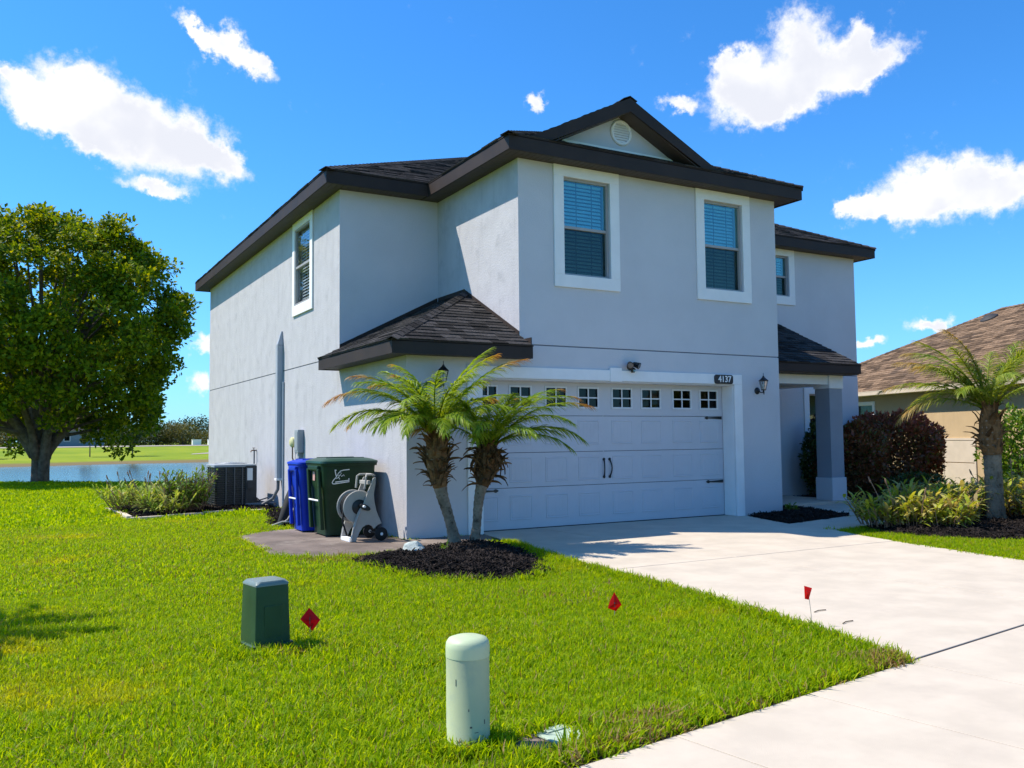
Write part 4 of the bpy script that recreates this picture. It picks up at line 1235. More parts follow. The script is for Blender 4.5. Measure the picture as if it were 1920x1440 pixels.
while len(clumps) < 640:
    d = rvec(rnd)
    rr = Vector((4.75, 4.8, 4.25 if d.z > 0 else 4.6))
    lump = 1 + .13 * math.sin(d.x * 5.1 + 1) * math.cos(d.z * 4.3) + .10 * math.sin(d.y * 6 + d.z * 5)
    if rnd.random() < .92:                      # most leaf sprays sit on rounded boughs
        lb = rnd.choice(lobes); dl = (rvec(rnd) + lb.normalized() * .7 + Vector((0, 0, .25))).normalized() * rnd.uniform(.75, 1.12)
        zr_ = 4.25 if lb.z > 0 else 4.6
        p = crc + Vector((lb.x * rr.x, lb.y * rr.y, lb.z * zr_)) + dl
    else:
        k = .35 + .5 * rnd.random()
        p = crc + Vector((d.x * rr.x * k, d.y * rr.y * k, d.z * rr.z * k))
    hr = math.hypot(p.x - .2, p.y)
    if p.z < .85 + .25 * math.sin(p.x * 2.1): continue
    if p.z < 3.2 and hr < 2.2: continue
    if p.z < 2.0 and rnd.random() < (.15 if p.x > 1.6 else .75): continue
    clumps.append(p)
for p in rnd.sample(clumps, 70):
    q = Vector((0, 0, 2.2)).lerp(p, .35); q.z = min(p.z * .72, 2.2 + p.z * .35)
    limbs.append([(*(Vector((0, 0, 1.6)).lerp(q, .55)), .07), (*q, .055), (*q.lerp(p, .6), .035), (*p, .012)])
branch_tree(bt, limbs)
b = MB()
for p in clumps:
    o = (p - crc); ow = o.normalized()
    cluster(b, rnd, p, rnd.uniform(.36, .62), rnd.randint(110, 160), .185, .11, .75, .7, ow)
b.build('crown', 'tree_leaf', bt, recalc=False)


# ---- far trees, hedge and saplings beyond the pond
def far_tree(x, y, h, w, label, m='far_leaf', seed=0, trunk=.25, low=.12, name='far_tree', cat='tree', group=None, n=34, leaves=70):
    z = float(hz(x, y)); o = thing(name, label, cat, (x, y, z), group=group); rnd = random.Random(seed)
    b = MB(); b.tube([(0, 0, -.3), (0, 0, h * .3), (rnd.uniform(-.2, .2), 0, h * .75)], [trunk, trunk * .8, trunk * .25], 7); b.build('trunk', 'bark', o)
    b = MB()
    for i in range(n):
        d = rvec(rnd); c = Vector((d.x * w * .5 * rnd.uniform(.5, 1), d.y * w * .5 * rnd.uniform(.5, 1), h * (low + (1 - low) * (.5 + .46 * d.z * rnd.uniform(.6, 1)))))
        cluster(b, rnd, c, w * .17, leaves, .055 * h + .12, .04 * h + .08, .6, .8)
    b.build('crown', m, o, recalc=False)
    return o


G_ = 'trees lined up beyond the far road'
LBL_F = 'one of the trees lined up along the far side of the road beyond the pond'
for i, (x, y, h, w) in enumerate([(-26, 168, 8, 9), (-18, 172, 9, 9), (-10, 166, 7.5, 9), (-3.5, 170, 9, 8), (10, 176, 6.2, 7), (15.5, 172, 7.0, 7.5), (20, 176, 7.5, 7), (24.3, 171, 6.3, 6.5), (28.5, 178, 8.4, 8), (36, 176, 8, 9), (46, 172, 9, 10), (58, 178, 9, 10)]):
    far_tree(x, y, h * .62, w * 1.5, LBL_F, ('far_leaf', 'far_leaf_olive')[i in (7, 2)], i + 50, group=G_, low=-.05, n=60)
far_tree(-9.5, 88, 4.6, 6.5, 'bushy green tree on the far bank at the left edge of the view', 'bush_leaf', 91, .3, .1)
far_tree(2.2, 90, 2.9, 1.7, 'slim young tree on the far bank, left of the two under the big crown', 'far_leaf', 92, .07, .4, n=12)
far_tree(6.3, 90, 3.3, 2.6, 'slim young tree on the far bank, right of the two under the big crown', 'far_leaf', 93, .08, .35, n=14)


# ---- shrubs and garden plants
def shrub(name, label, loc, rx, ry, h, n, L, W, m, cat='shrub', seed=1, tipmat=None, group=None, stems=6, lump=.16, boxy=2.0, base=.06):
    o = thing(name, label, cat, loc, group=group); rnd = random.Random(seed)
    b = MB()
    for i in range(stems):
        a = rnd.uniform(0, 6.28); b.tube([(rnd.uniform(-.06, .06), rnd.uniform(-.06, .06), -.05), (math.cos(a) * rx * .3, math.sin(a) * ry * .3, h * .4), (math.cos(a) * rx * .6, math.sin(a) * ry * .6, h * .8)], [.018, .013, .006], 5)
    b.build('stem', 'twig', o)
    b = MB()
    for i in range(n):
        d = rvec(rnd); e = (abs(d.x) ** boxy + abs(d.y) ** boxy + abs(d.z) ** boxy) ** (1 / boxy)
        k = (.55 + .45 * rnd.random() ** .4) / e * (1 + lump * math.sin(d.x * 5 + seed) * math.cos(d.y * 4 + d.z * 5))
        p = Vector((d.x * rx * k, d.y * ry * k, base + (h - base) * (.5 + .5 * d.z * k)))
        dd = (d * .8 + rvec(rnd) + Vector((0, 0, .35))).normalized(); nn = (rvec(rnd) + Vector((0, 0, .6)) + d * .4).normalized()
        b.cur = 1 if tipmat and (p.z > h * .80 + rnd.uniform(-.12, .12) * h and rnd.random() < .75 or rnd.random() < .03) else 0
        add_leaf(b, p, dd, nn, L * rnd.uniform(.6, 1.35), W * rnd.uniform(.7, 1.25))
    b.build('foliage', [m, tipmat] if tipmat else m, o, recalc=False)
    return o


shrub('red_tip_shrub', 'large dark shrub with reddish top against the tan neighbouring house', (13.3, 2.1, 0), 1.10, .95, 1.88, 13500, .105, .062, 'red_leaf', seed=4, tipmat='red_tip_leaf', boxy=2.3)
shrub('red_tip_shrub', 'rounder dark reddish shrub directly right of the porch column', (11.55, 1.95, 0), .8, .75, 1.60, 9000, .09, .058, 'red_leaf', seed=5, tipmat='red_leaf', boxy=2.5)
shrub('entry_shrub', 'dark upright shrub in the shade behind the porch column', (10.95, 2.4, .0), .27, .3, 1.65, 2000, .09, .055, 'shrub_dark', seed=6)
shrub('low_shrub', 'low dark green shrub below the large reddish shrub', (12.2, .75, 0), .9, .5, .55, 1500, .07, .035, 'shrub_dark', seed=7)
shrub('garden_shrub', 'glossy dark green shrub behind the ringed palm trunk, against the tan wall', (13.4, -.9, 0), .72, .7, 1.75, 4200, .12, .06, 'bush_leaf', seed=8, lump=.3)
shrub('garden_shrub', 'grey-green twiggy shrub at the right edge of the view', (12.9, -2.3, 0), .65, .6, 1.25, 4500, .065, .035, 'sage_leaf', seed=9)


def strap_clump(name, label, loc, n, L, W, m, seed, group=None, stalks=0, spread=.35, h=.4, cat='plant', lean=1.0):
    """leafy canes: arching strap leaves along leaning stems"""
    o = thing(name, label, cat, loc, group=group); rnd = random.Random(seed)
    b = MB(); sb = MB()
    for i in range(n):
        a = rnd.uniform(0, 6.28); r = spread * .55 * math.sqrt(rnd.random()); base = Vector((r * math.cos(a), r * math.sin(a), 0))
        hh = h * rnd.uniform(.35, 1.0); ln = rnd.uniform(.15, .75) * lean
        top = base + Vector((math.cos(a) * hh * ln, math.sin(a) * hh * ln, hh * .92))
        sb.tube([base, base.lerp(top, .55) + Vector((0, 0, hh * .05)), top], [.007, .006, .003], 4)
        for k in range(7):
            t = .25 + .75 * (k + rnd.random()) / 7; p = base.lerp(top, t)
            az = rnd.uniform(0, 6.28); e = rnd.uniform(.1, 1.15)
            d = Vector((math.cos(az) * math.cos(e), math.sin(az) * math.cos(e), math.sin(e))); s = d.cross(Vector((0, 0, 1))).normalized()
            l = L * rnd.uniform(.55, 1.2); w = W * rnd.uniform(.7, 1.2); vs = []; q = p.copy()
            for j in range(4):
                ww = w * (.35, 1, .75, .06)[j] * .5
                vs += [q - s * ww, q + s * ww]; q = q + d * l / 3; d = (d + Vector((0, 0, -.34))).normalized()
            b.add(vs, [(2 * j, 2 * j + 1, 2 * j + 3, 2 * j + 2) for j in range(3)])
    b.build('foliage', m, o, recalc=False)
    if stalks:
        for i in range(stalks):
            a = rnd.uniform(0, 6.28); r = spread * .5; p = Vector((r * math.cos(a), r * math.sin(a), .05)); q = p + Vector((math.cos(a) * .25, math.sin(a) * .25, h * rnd.uniform(1.0, 1.35)))
            sb.tube([p, p.lerp(q, .5) + Vector((0, 0, .06)), q], [.008, .007, .006], 5); sb.tube([q - (q - p).normalized() * .10, q - (q - p).normalized() * .05, q], [.008, .016, .007], 6)
    sb.build('stem', 'flower_stalk', o)
    return o


# left bed beside the air conditioner
strap_clump('lily_clump', 'strappy plant with pale stalks at the left end of the bed by the air conditioner', (-2.62, 7.9, .03), 75, .30, .036, 'strap_leaf', 1, stalks=9, spread=.8, h=.55, lean=1.4)
strap_clump('lily_clump', 'strappy plant with brown flower stalks at the middle of the bed by the air conditioner', (-2.25, 7.3, .03), 95, .30, .038, 'strap_leaf', 2, stalks=11, spread=.8, h=.58)
strap_clump('lily_clump', 'low arching strappy plant at the front of the bed by the air conditioner', (-2.2, 6.55, .03), 80, .30, .034, 'strap_leaf', 3, stalks=2, spread=.75, h=.42, lean=1.2)
strap_clump('leafy_bush', 'dense leafy green bush beside the air conditioner', (-1.82, 6.75, .03), 190, .17, .042, 'bush_leaf', 4, spread=.55, h=.88, lean=.7, cat='bush')
# right bed
VL = ['leftmost yellow-green clump in the bed right of the driveway, at its driveway corner', 'yellow-green clump at the front of the right bed, second from the driveway corner', 'yellow-green clump in the back row of the right bed, nearest the walk', 'yellow-green clump at the front of the right bed, below the palm trunk', 'yellow-green clump at the front of the right bed, just right of the palm trunk', 'yellow-green clump in the back row of the right bed, just left of the palm trunk', 'yellow-green clump behind the palm trunk in the right bed', 'yellow-green clump right of the palm, in the middle row of the right bed', 'yellow-green clump in the back row of the right bed, right of the palm', 'yellow-green clump in the back row, at the right edge of the view', 'yellow-green clump at the front of the right bed, at the right edge of the view', 'smaller yellow-green clump where the right bed meets the front walk']
for i, (x, y, s) in enumerate([(6.75, -3.05, .85), (6.95, -3.45, .8), (7.45, -2.85, 1.1), (8.35, -4.75, .8), (8.9, -4.1, 1.05), (8.3, -2.7, 1.0), (9.2, -3.2, 1.1), (10.0, -3.7, 1.1), (10.4, -2.9, 1.1), (11.2, -3.6, .95), (9.9, -4.6, 1.0), (6.5, -2.72, .75)]):
    strap_clump('variegated_plant', VL[i], (x, y, .04), int(95 * s), .23, .052, 'variegated_leaf', 40 + i, group='yellow-green clumps in the right-hand bed', spread=.78 * s, h=.64 * s, lean=.9, stalks=3 if i % 3 == 0 else 0)
strap_clump('seedling', 'tiny green plant alone in the small mulch triangle beside the garage wall', (7.28, -.28, .05), 9, .11, .04, 'bush_leaf', 71, spread=.14, h=.16)
strap_clump('seedling', 'little weed sprouting from the palm bed mulch beside the pale rock', (-.42, -2.15, .1), 4, .08, .014, 'bush_leaf', 72, spread=.06, h=.09)
# ------------------------------------------------------------------ neighbouring house
mat('tan_stucco', (.50, .36, .20), .85, .08, 1.0, bump=.4, bscale=60, bdist=.01, streak=.15)
mat('tan_trim', (.60, .50, .38), .7, .05)
mat('brown_shingle', (.175, .115, .072), .92, .35, 12, bump=.6, bscale=200, spec=.1, island=.55, dirt=(.12, .085, .062), dirt_scale=.9, dirt_lo=.5, dirt_hi=.75)
nb = thing('tan_house', 'single-storey tan stucco house with brown shingle roof on the right', 'house', (17.1, 4.37, 0), -math.atan2(.29, .957))
ey0n, ey1n, wn, kn, zn = -15.0, 8.1, 11.0, .5, 2.70
hn = wn / 2
Lp = [(0, ey0n, zn), (0, ey1n, zn), (hn, ey1n - hn, zn + kn * hn), (hn, ey0n + hn, zn + kn * hn)]
Bp = [(0, ey1n, zn), (wn, ey1n, zn), (hn, ey1n - hn, zn + kn * hn)]; Fp = [(0, ey0n, zn), (hn, ey0n + hn, zn + kn * hn), (wn, ey0n, zn)]
Rp = [(wn, ey0n, zn), (hn, ey0n + hn, zn + kn * hn), (hn, ey1n - hn, zn + kn * hn), (wn, ey1n, zn)]
b = MB()
for q in (Lp, Bp, Fp, Rp): b.prism(q, (0, 0, -.05))
nr = b.build('roof', 'brown_shingle', nb)
MATS['shingle_keep'] = MATS['shingle']; MATS['shingle'] = MATS['brown_shingle']
shingles('shingles', Lp, 0, nr, (1, 0), .16, .42); shingles('shingles', Bp, 0, nr, (0, -1), .16, .42)
ridge_cap(Lp[1], Lp[2], nr, .15); ridge_cap(Lp[2], Lp[3], nr, .15)
MATS['shingle'] = MATS['shingle_keep']
b = MB(); b.lathe([(.0, .0), (.30, .0), (.27, .10), (.12, .17), (0, .18)], 14, (0, 0, 0)); rv = b.build('roof_vent', mat('vent_dark', (.03, .028, .027), .6, .1), nr, smooth=True)
rv.location = (4.75, 2.3, zn + kn * 4.75 - .06); rv.rotation_euler = (0, -math.atan(kn), 0)
b = MB(); b.box(-.07, .02, ey0n, ey1n, zn - .13, zn - .01); b.box(-.075, -.06, ey0n, ey1n, zn - .03, zn - .005); b.build('gutter', 'tan_trim', nb, bevel=.01)
b = MB(); b.box(.02, .36, ey0n + .1, ey1n - .1, zn - .13, zn - .11); b.build('soffit', 'tan_trim', nb)
NW, ND = (2.22, 3.12, 1.35, 2.30), (-1.95, -.83, .12, 1.22)
wall(lambda a, d, z: (.34 - d, a, z), ey0n + .4, ey1n - .4, -.1, zn - .135, [NW], .2, 'wall', 'tan_stucco', nb)
wall(lambda a, d, z: (a, ey1n - .4 + d, z), .54, wn - .42, -.1, zn - .05, (), .2, 'wall', 'tan_stucco', nb)
wall(lambda a, d, z: (a, ey0n + .4 - d, z), .54, wn - .42, -.1, zn - .05, (), .2, 'wall', 'tan_stucco', nb)
wall(lambda a, d, z: (wn - .42 + d, a, z), ey0n + .6, ey1n - .6, -.1, zn - .05, (), .2, 'wall', 'tan_stucco', nb)
TN_ = lambda a, d, z: (.34 - d, a, z)
b = MB(); frame_bars(b, TN_, NW[0] - .11, NW[1] + .11, NW[2] - .11, NW[3] + .11, .115, -.05, .03); w = b.build('window', 'trim_white', nb, bevel=.004)
b = MB(); bbox(b, TN_, NW[0], NW[1], NW[2], NW[3], -.09, -.08); b.build('pane', 'glass_screen', w)
b = MB(); bbox(b, TN_, NW[0] + .003, NW[1] - .003, 1.80, 1.84, -.079, -.04); b.build('meeting_rail', 'trim_white', w)
b = MB(); bbox(b, TN_, NW[0] + .05, NW[1] - .05, NW[2], NW[3], -.15, -.145); b.build('blind', 'blind', w)
b = MB(); frame_bars(b, TN_, ND[0] - .06, ND[1] + .06, .02, ND[3] + .06, .055, .001, .03); w = b.build('utility_door', 'tan_trim', nb)
for z0, z1 in ((.08, .62), (.64, 1.21)):
    b = MB(); bbox(b, TN_, ND[0], ND[1], z0, z1, .001, .02); b.build('panel', 'tan_trim', w, bevel=.006)

# ------------------------------------------------------------------ things on the house wall
def lantern(label, x, z):
    o = thing('wall_lantern', label, 'wall lamp', (x, 0, z), group='black wall lanterns beside the garage door')
    b = MB(); b.lathe([(0, 0), (.062, 0), (.062, -.012), (.045, -.03), (.02, -.04), (0, -.042)], 16, (0, -.001, 0), 'Y'); b.build('wall_plate', 'black_iron', o, smooth=True)
    b = MB(); b.tube([(0, -.035, 0), (0, -.09, -.03), (0, -.14, -.035), (0, -.165, .0)], [.011, .010, .010, .012], 8); b.tube([(0, -.17, -.075), (0, -.165, -.03), (0, -.165, .0)], [.005, .014, .010], 8); b.build('arm', 'black_iron', o, smooth=True)
    b = MB(); b.lathe([(.0, 0), (.040, .0), (.044, .012), (.03, .02)], 6, (0, -.165, .0)); b.lathe([(.085, .165), (.088, .175), (.055, .205), (.022, .235), (.018, .25), (.006, .262), (.004, .31), (0, .312)], 6, (0, -.165, 0)); b.build('cap', 'black_iron', o)
    b = MB()
    for k in range(6):
        th = k * PI / 3; b.tube([(.041 * math.cos(th), -.165 + .041 * math.sin(th), .012), (.078 * math.cos(th), -.165 + .078 * math.sin(th), .166)], .005, 4)
    b.build('frame', 'black_iron', o)
    b = MB(); b.lathe([(.036, .014), (.072, .163)], 6, (0, -.165, 0), cap=False); b.build('glass', mat_glass_lamp, o)
    b = MB(); b.lathe([(.010, .012), (.012, .06), (.020, .075), (.022, .10), (.012, .125), (0, .13)], 10, (0, -.165, 0)); b.build('bulb', 'letter_white', o, smooth=True)


mat_glass_lamp = glass_mat('glass_lamp', (.85, .86, .84), .10, .1)
lantern('black six-sided wall lantern right of the garage door beside the house number', 6.77, 2.20)
lantern('black six-sided wall lantern behind the palm fronds, left of the garage door', .50, 2.20)

fl = thing('flood_light', 'black twin-headed security light above the middle of the garage door', 'wall lamp', (3.93, 0, 2.545))
b = MB(); b.lathe([(0, 0), (.055, 0), (.055, -.02), (.03, -.035), (0, -.036)], 16, (0, -.001, 0), 'Y'); b.build('wall_plate', 'black_iron', fl, smooth=True)
for s, dz, ang in ((-1, .035, .25), (1, .03, .8)):
    b = MB(); b.tube([(0, -.03, 0), (s * .035, -.07, dz * .5), (s * .05, -.085, dz)], .010, 6); b.build('arm', 'black_iron', fl)
    d = Vector((s * .45, -.75, -.35)).normalized(); c = Vector((s * .055, -.09, dz))
    b = MB(); b.tube([c - d * .05, c - d * .02, c + d * .04, c + d * .075], [.022, .040, .050, .058], 14, cap=True); hd = b.build('lamp_head', 'black_iron', fl, smooth=True)
    b = MB(); b.tube([c + d * .0755, c + d * .080], [.046, .044], 14); b.build('lens', 'lens_grey', hd)
b = MB(); b.loft([(.02, -.07, -.10, .022, .022, .008), (.02, -.075, -.05, .034, .03, .012), (.01, -.06, -.02, .03, .03, .012)]); sn = b.build('motion_sensor', 'black_iron', fl, smooth=True)
b = MB(); b.box(.0, .04, -.112, -.106, -.085, -.055); b.build('sensor_window', 'glass_lamp', sn)


def text_mesh(s, size, ext=.0):
    cu_ = bpy.data.curves.new('lettering', 'FONT'); cu_.body = s; cu_.size = size; cu_.extrude = ext; cu_.align_x = 'CENTER'; cu_.align_y = 'CENTER'
    cu_.offset = size * .018
    o = bpy.data.objects.new('lettering', cu_); COL.objects.link(o)
    bpy.context.view_layer.update()
    me = bpy.data.meshes.new_from_object(o.evaluated_get(bpy.context.evaluated_depsgraph_get()))
    bpy.data.objects.remove(o); return me


pl = thing('number_plaque', 'black rounded house number plaque with 4137 in white', 'sign', (5.945, -.033, 2.385))
b = MB(); n = []
for q, (sx, sz) in enumerate(((1, 1), (-1, 1), (-1, -1), (1, -1))):
    for k in range(5):
        th = q * PI / 2 + k / 4 * PI / 2; n.append((sx * .17 + .045 * math.cos(th), 0, sz * .036 + .045 * math.sin(th)))
b.prism(n, (0, -.015, 0)); b.build('plate', 'black_iron', pl, bevel=.003)
me = text_mesh('4137', .150, .003); me.materials.append(MATS['letter_white'])
o = inst('number', me, pl, (.015, -.019, 0), (PI / 2, 0, 0), (1.0, 1.0, 1.0))

# ------------------------------------------------------------------ services along the sunny wall
mat('grey_metal', (.30, .33, .36), .5, .06, 4, spec=.4)
mat('cover_grey', (.37, .40, .45), .5, .05, 3, spec=.4)
mat('dark_metal', (.045, .047, .05), .5, .2, 10, metal=.3)
mat('sticker', (.78, .78, .78), .5, .03)
mat('rubber', (.012, .012, .012), .75, .2, 20)
mat('copper', (.20, .11, .07), .5, .2, metal=.5)
mat('pipe_grey', (.16, .16, .17), .6, .1)
lc = thing('line_set_cover', 'tall grey channel cover with pointed top running up the sunny wall', 'pipe cover', (0, 6.58, 0))
b = MB(); b.box(-.125, -.002, -.075, .075, .62, 3.36)
b.add([(-.125, -.075, 3.362), (-.125, .075, 3.362), (-.002, .075, 3.362), (-.002, -.075, 3.362), (-.03, -.02, 3.66), (-.03, .02, 3.66), (-.002, .02, 3.66), (-.002, -.02, 3.66)], [(0, 3, 2, 1), (4, 5, 6, 7), (0, 1, 5, 4), (1, 2, 6, 5), (2, 3, 7, 6), (3, 0, 4, 7)])
b.build('channel', 'cover_grey', lc, bevel=.010)
b = MB(); b.box(-.135, -.001, -.085, .085, .58, .625); b.build('end_collar', 'trim_white', lc, bevel=.004)
b = MB(); b.tube([(-.07, .0, .62), (-.08, .0, .40), (-.16, .06, .22), (-.32, .22, .10), (-.6, .5, .08)], .034, 8); b.build('insulated_hose', 'pipe_grey', lc, smooth=True)
b = MB(); b.tube([(-.02, -.16, 0), (-.02, -.16, 2.6)], .020, 8); b.build('conduit', 'cover_grey', lc, smooth=True)

mb_ = thing('meter_box', 'grey electrical box mounted on the sunny wall above the bins', 'utility box', (0, 5.12, 1.16))
b = MB(); b.box(-.12, -.002, -.12, .12, .0, .44); b.build('cabinet', 'grey_metal', mb_, bevel=.012)
b = MB(); b.box(-.127, -.121, -.095, .095, .04, .40); b.build('door', 'grey_metal', mb_, bevel=.004)
b = MB(); b.box(-.08, -.002, -.04, .04, -1.16, -.001); b.build('conduit', 'grey_metal', mb_)
gm = thing('gas_meter', 'round pale yellow meter on the sunny wall beside the grey electrical box', 'meter', (0, 5.62, 1.36))
b = MB(); b.lathe([(0, -.10), (.06, -.10), (.10, -.07), (.10, -.03), (.06, -.005), (0, -.003)], 16, (0, 0, 0), 'X'); b.build('body', mat('pale_yellow', (.62, .58, .30), .5, .1, 9), gm, smooth=True)
b = MB(); b.tube([(-.05, 0, -.09), (-.05, .0, -.3), (-.03, .02, -.34)], .013, 6); b.tube([(-.03, .02, -.34), (-.03, 0, -.55)], .016, 6); b.build('pipe', 'copper', gm)
hb_ = thing('hose_tap', 'thin grey riser pipe with a tap on the wall beside the air conditioner', 'tap', (0, 8.75, 0))
b = MB(); b.tube([(-.05, 0, 1.18), (-.05, 0, .35), (-.06, -.08, .12), (-.12, -.5, .06), (-.22, -1.0, .12), (-.35, -1.2, .14)], .017, 7); b.build('pipe', 'pipe_grey', hb_, smooth=True)
b = MB(); b.tube([(-.002, 0, 1.18), (-.11, 0, 1.18), (-.13, 0, 1.14)], .014, 7); b.tube([(-.06, 0, 1.18), (-.06, 0, 1.23)], .009, 6); b.lathe([(0, 0), (.035, 0), (.035, .012), (0, .012)], 10, (-.06, 0, 1.23)); b.build('tap', 'copper', hb_)

ac = thing('air_conditioner', 'dark grey outdoor air conditioning unit standing on a slab by the sunny wall', 'air conditioner', (-.80, 7.62, 0))
b = MB(); b.loft([(0, 0, 0, .48, .5, .03), (0, 0, .06, .48, .5, .03)]); b.build('base_slab', 'concrete', ac)
b = MB(); b.loft([(0, 0, .062, .40, .43, .06), (0, 0, .86, .40, .43, .06)]); b.build('core', 'dark_metal', ac)
b = MB()
for z in np.arange(.10, .84, .046): b.loft([(0, 0, z, .418, .448, .07), (0, 0, z + .016, .426, .456, .07)])
for x in (-.19, -.02, .14): b.box(x - .012, x + .012, -.462, -.44, .08, .86); 
for y in (-.2, 0, .2): b.box(-.432, -.41, y - .012, y + .012, .08, .86)
tag(b.build('louvre', mat('louvre_grey', (.10, .105, .11), .45, .1, metal=.3), ac), kind='stuff')
b = MB(); b.box(.20, .428, -.468, -.30, .07, .88); b.build('service_panel', 'dark_metal', ac, bevel=.01)
b = MB(); b.box(.235, .345, -.472, -.4685, .58, .83); b.build('label_plate', 'sticker', ac)
b = MB(); b.box(.23, .35, -.492, -.469, .40, .55); b.build('valve_cover', 'dark_metal', ac, bevel=.008)
b = MB(); b.loft([(0, 0, .862, .43, .46, .07), (0, 0, .905, .43, .46, .07), (0, 0, .915, .41, .44, .07)]); b.build('top_cover', 'grey_metal', ac, smooth=True)
b = MB()
for r in (.08, .14, .2, .26, .32): b.tube([(r * math.cos(t), r * math.sin(t), .93 + .02 * (1 - r / .32)) for t in np.linspace(0, 2 * PI, 24)], .006, 4)
for t in np.linspace(0, 2 * PI, 8, endpoint=False): b.tube([(.04 * math.cos(t), .04 * math.sin(t), .95), (.33 * math.cos(t), .33 * math.sin(t), .925)], .006, 4)
b.build('fan_guard', 'grey_metal', ac)
b = MB(); b.tube([(.43, -.2, .2), (.5, -.28, .12), (.62, -.5, .10), (.72, -.8, .09)], .028, 7); b.tube([(.43, -.15, .25), (.52, -.35, .15), (.6, -.7, .22), (.68, -.9, .16)], .014, 6); b.build('pipe', 'pipe_grey', ac, smooth=True)

# ------------------------------------------------------------------ bins
def wheelie(name, label, loc, rz, W, D, H, body, lid, blue=False, group=None):
    o = thing(name, label, 'wheeled bin', loc, rz, group)
    t = .80
    b = MB()
    b.loft([(0, 0, .02, W * .5 * t, D * .5 * t, .06), (0, 0, .06, W * .5 * t, D * .5 * t, .06), (0, 0, H * .60, W * .5 * .91, D * .5 * .91, .07), (0, 0, H * .66, W * .5 * .97, D * .5 * .97, .07), (0, 0, H * .90, W * .5, D * .5, .07)], 4)
    bo = b.build('body', body, o, smooth=True)
    b = MB(); b.loft([(0, 0, H * .90, W * .5 + .025, D * .5 + .025, .08), (0, 0, H * .935, W * .5 + .03, D * .5 + .03, .08)], 4); b.build('rim', body, o, smooth=True)
    b = MB(); b.loft([(0, 0, H * .937, W * .5 + .04, D * .5 + .04, .09), (0, 0, H * .962, W * .5 + .035, D * .5 + .035, .09), (0, 0, H * .985, W * .5 - .03, D * .5 - .03, .08), (0, 0, H, W * .5 - .10, D * .5 - .10, .07)], 4); ld = b.build('lid', lid, o, smooth=True)
    b = MB(); b.box(-W * .38, W * .34, -D * .30, -D * .26, H * .985, H * 1.008); b.box(-W * .38, W * .34, D * .26, D * .30, H * .985, H * 1.008); b.build('lid_rib', lid, ld, bevel=.006)
    # front face (towards -X): recessed grip with bar, ribs
    b = MB(); xf = -W * .5
    b.box(xf - .045, xf + .03, -D * .30, D * .30, H * .84, H * .905); b.build('handle', body, o, bevel=.02)
    b = MB()
    for y in (-D * .36, D * .26): b.prism([(xf * .86, y, .1), (xf * 1.03, y, H * .86), (xf * 1.03 - .035, y, H * .86), (xf * .9 - .04, y, .1)], (0, D * .10, 0))
    b.build('rib', body, o, bevel=.012)
    b = MB(); b.tube([(xf * .97 - .03, -D * .30, H * .46), (xf * .97 - .03, D * .28, H * .46)], .013, 8); b.build('lift_bar', 'trim_white' if not blue else 'sticker', o)
    b = MB()
    for y in (-D * .36, D * .36): b.lathe([(0, -.03), (.115, -.03), (.125, -.015), (.125, .015), (.115, .03), (0, .03)], 18, (W * .38, y, .125), 'Y')
    b.build('wheel', 'rubber', o, smooth=True)
    b = MB(); b.tube([(W * .38, -D * .4, .125), (W * .38, D * .4, .125)], .012, 6); b.build('axle', 'dark_metal', o)
    return o


mat('bin_green', (.008, .034, .014), .45, .15, 5, spec=.3, dirt=(.02, .045, .022), dirt_scale=4, dirt_lo=.55, dirt_hi=.8)
mat('bin_lid_green', (.014, .055, .034), .38, .15, 5, spec=.45)
mat('bin_blue', (.004, .035, .44), .45, .1, 5, spec=.25)
gb = wheelie('trash_bin', 'dark green wheeled rubbish bin with a white emblem against the sunny wall', (-.54, 1.22, .004), 0, .80, .80, 1.13, 'bin_green', 'bin_lid_green')
bb = wheelie('recycling_bin', 'bright blue wheeled bin half hidden behind the green one', (-.70, 2.0, .004), 0, .66, .62, 1.10, 'bin_blue', 'bin_blue', True)
# white emblem on the flat side of the green bin
def ribbon(b, pts, w, y):
    pts = [Vector((p[0], y, p[1])) for p in pts]
    vs = []
    for i, p in enumerate(pts):
        t = (pts[min(i + 1, len(pts) - 1)] - pts[max(0, i - 1)]).normalized(); n = Vector((-t.z, 0, t.x)) * w * .5
        ww = 1
        vs += [p - n, p + n]
    b.add(vs, [(2 * i, 2 * i + 1, 2 * i + 3, 2 * i + 2) for i in range(len(pts) - 1)])


b = MB()
def emb(*q): return [(x / 250 * .26, z / 190 * .21) for x, z in q]
yb = 0
ribbon(b, emb((250, 185), (160, 178), (120, 168), (90, 140), (55, 85), (15, 45), (2, 18), (8, 6), (30, 2), (250, 25)), .013, 0)
ribbon(b, emb((40, 180), (50, 130), (62, 100)), .014, 0); ribbon(b, emb((35, 182), (62, 178)), .014, 0)
ribbon(b, emb((70, 110), (105, 150), (135, 140), (115, 115), (85, 112)), .008, 0); ribbon(b, emb((85, 85), (120, 118), (135, 95), (165, 118), (175, 100)), .009, 0)
ribbon(b, emb((60, 70), (95, 85), (110, 60)), .011, 0); ribbon(b, emb((45, 25), (240, 42)), .014, 0); ribbon(b, emb((242, 22), (242, 70)), .012, 0)
em = b.build('emblem', 'letter_white', gb, recalc=False)
for p in em.data.polygons: pass
em.location = (-.27, -.3945, .76); em.rotation_euler = (.05, 0, 0)
b = MB(); b.box(-.403, -.3995, .0, .1, .80, .93); b.build('sticker', mat('pink_sticker', (.55, .30, .27), .6, .2, 30), gb)

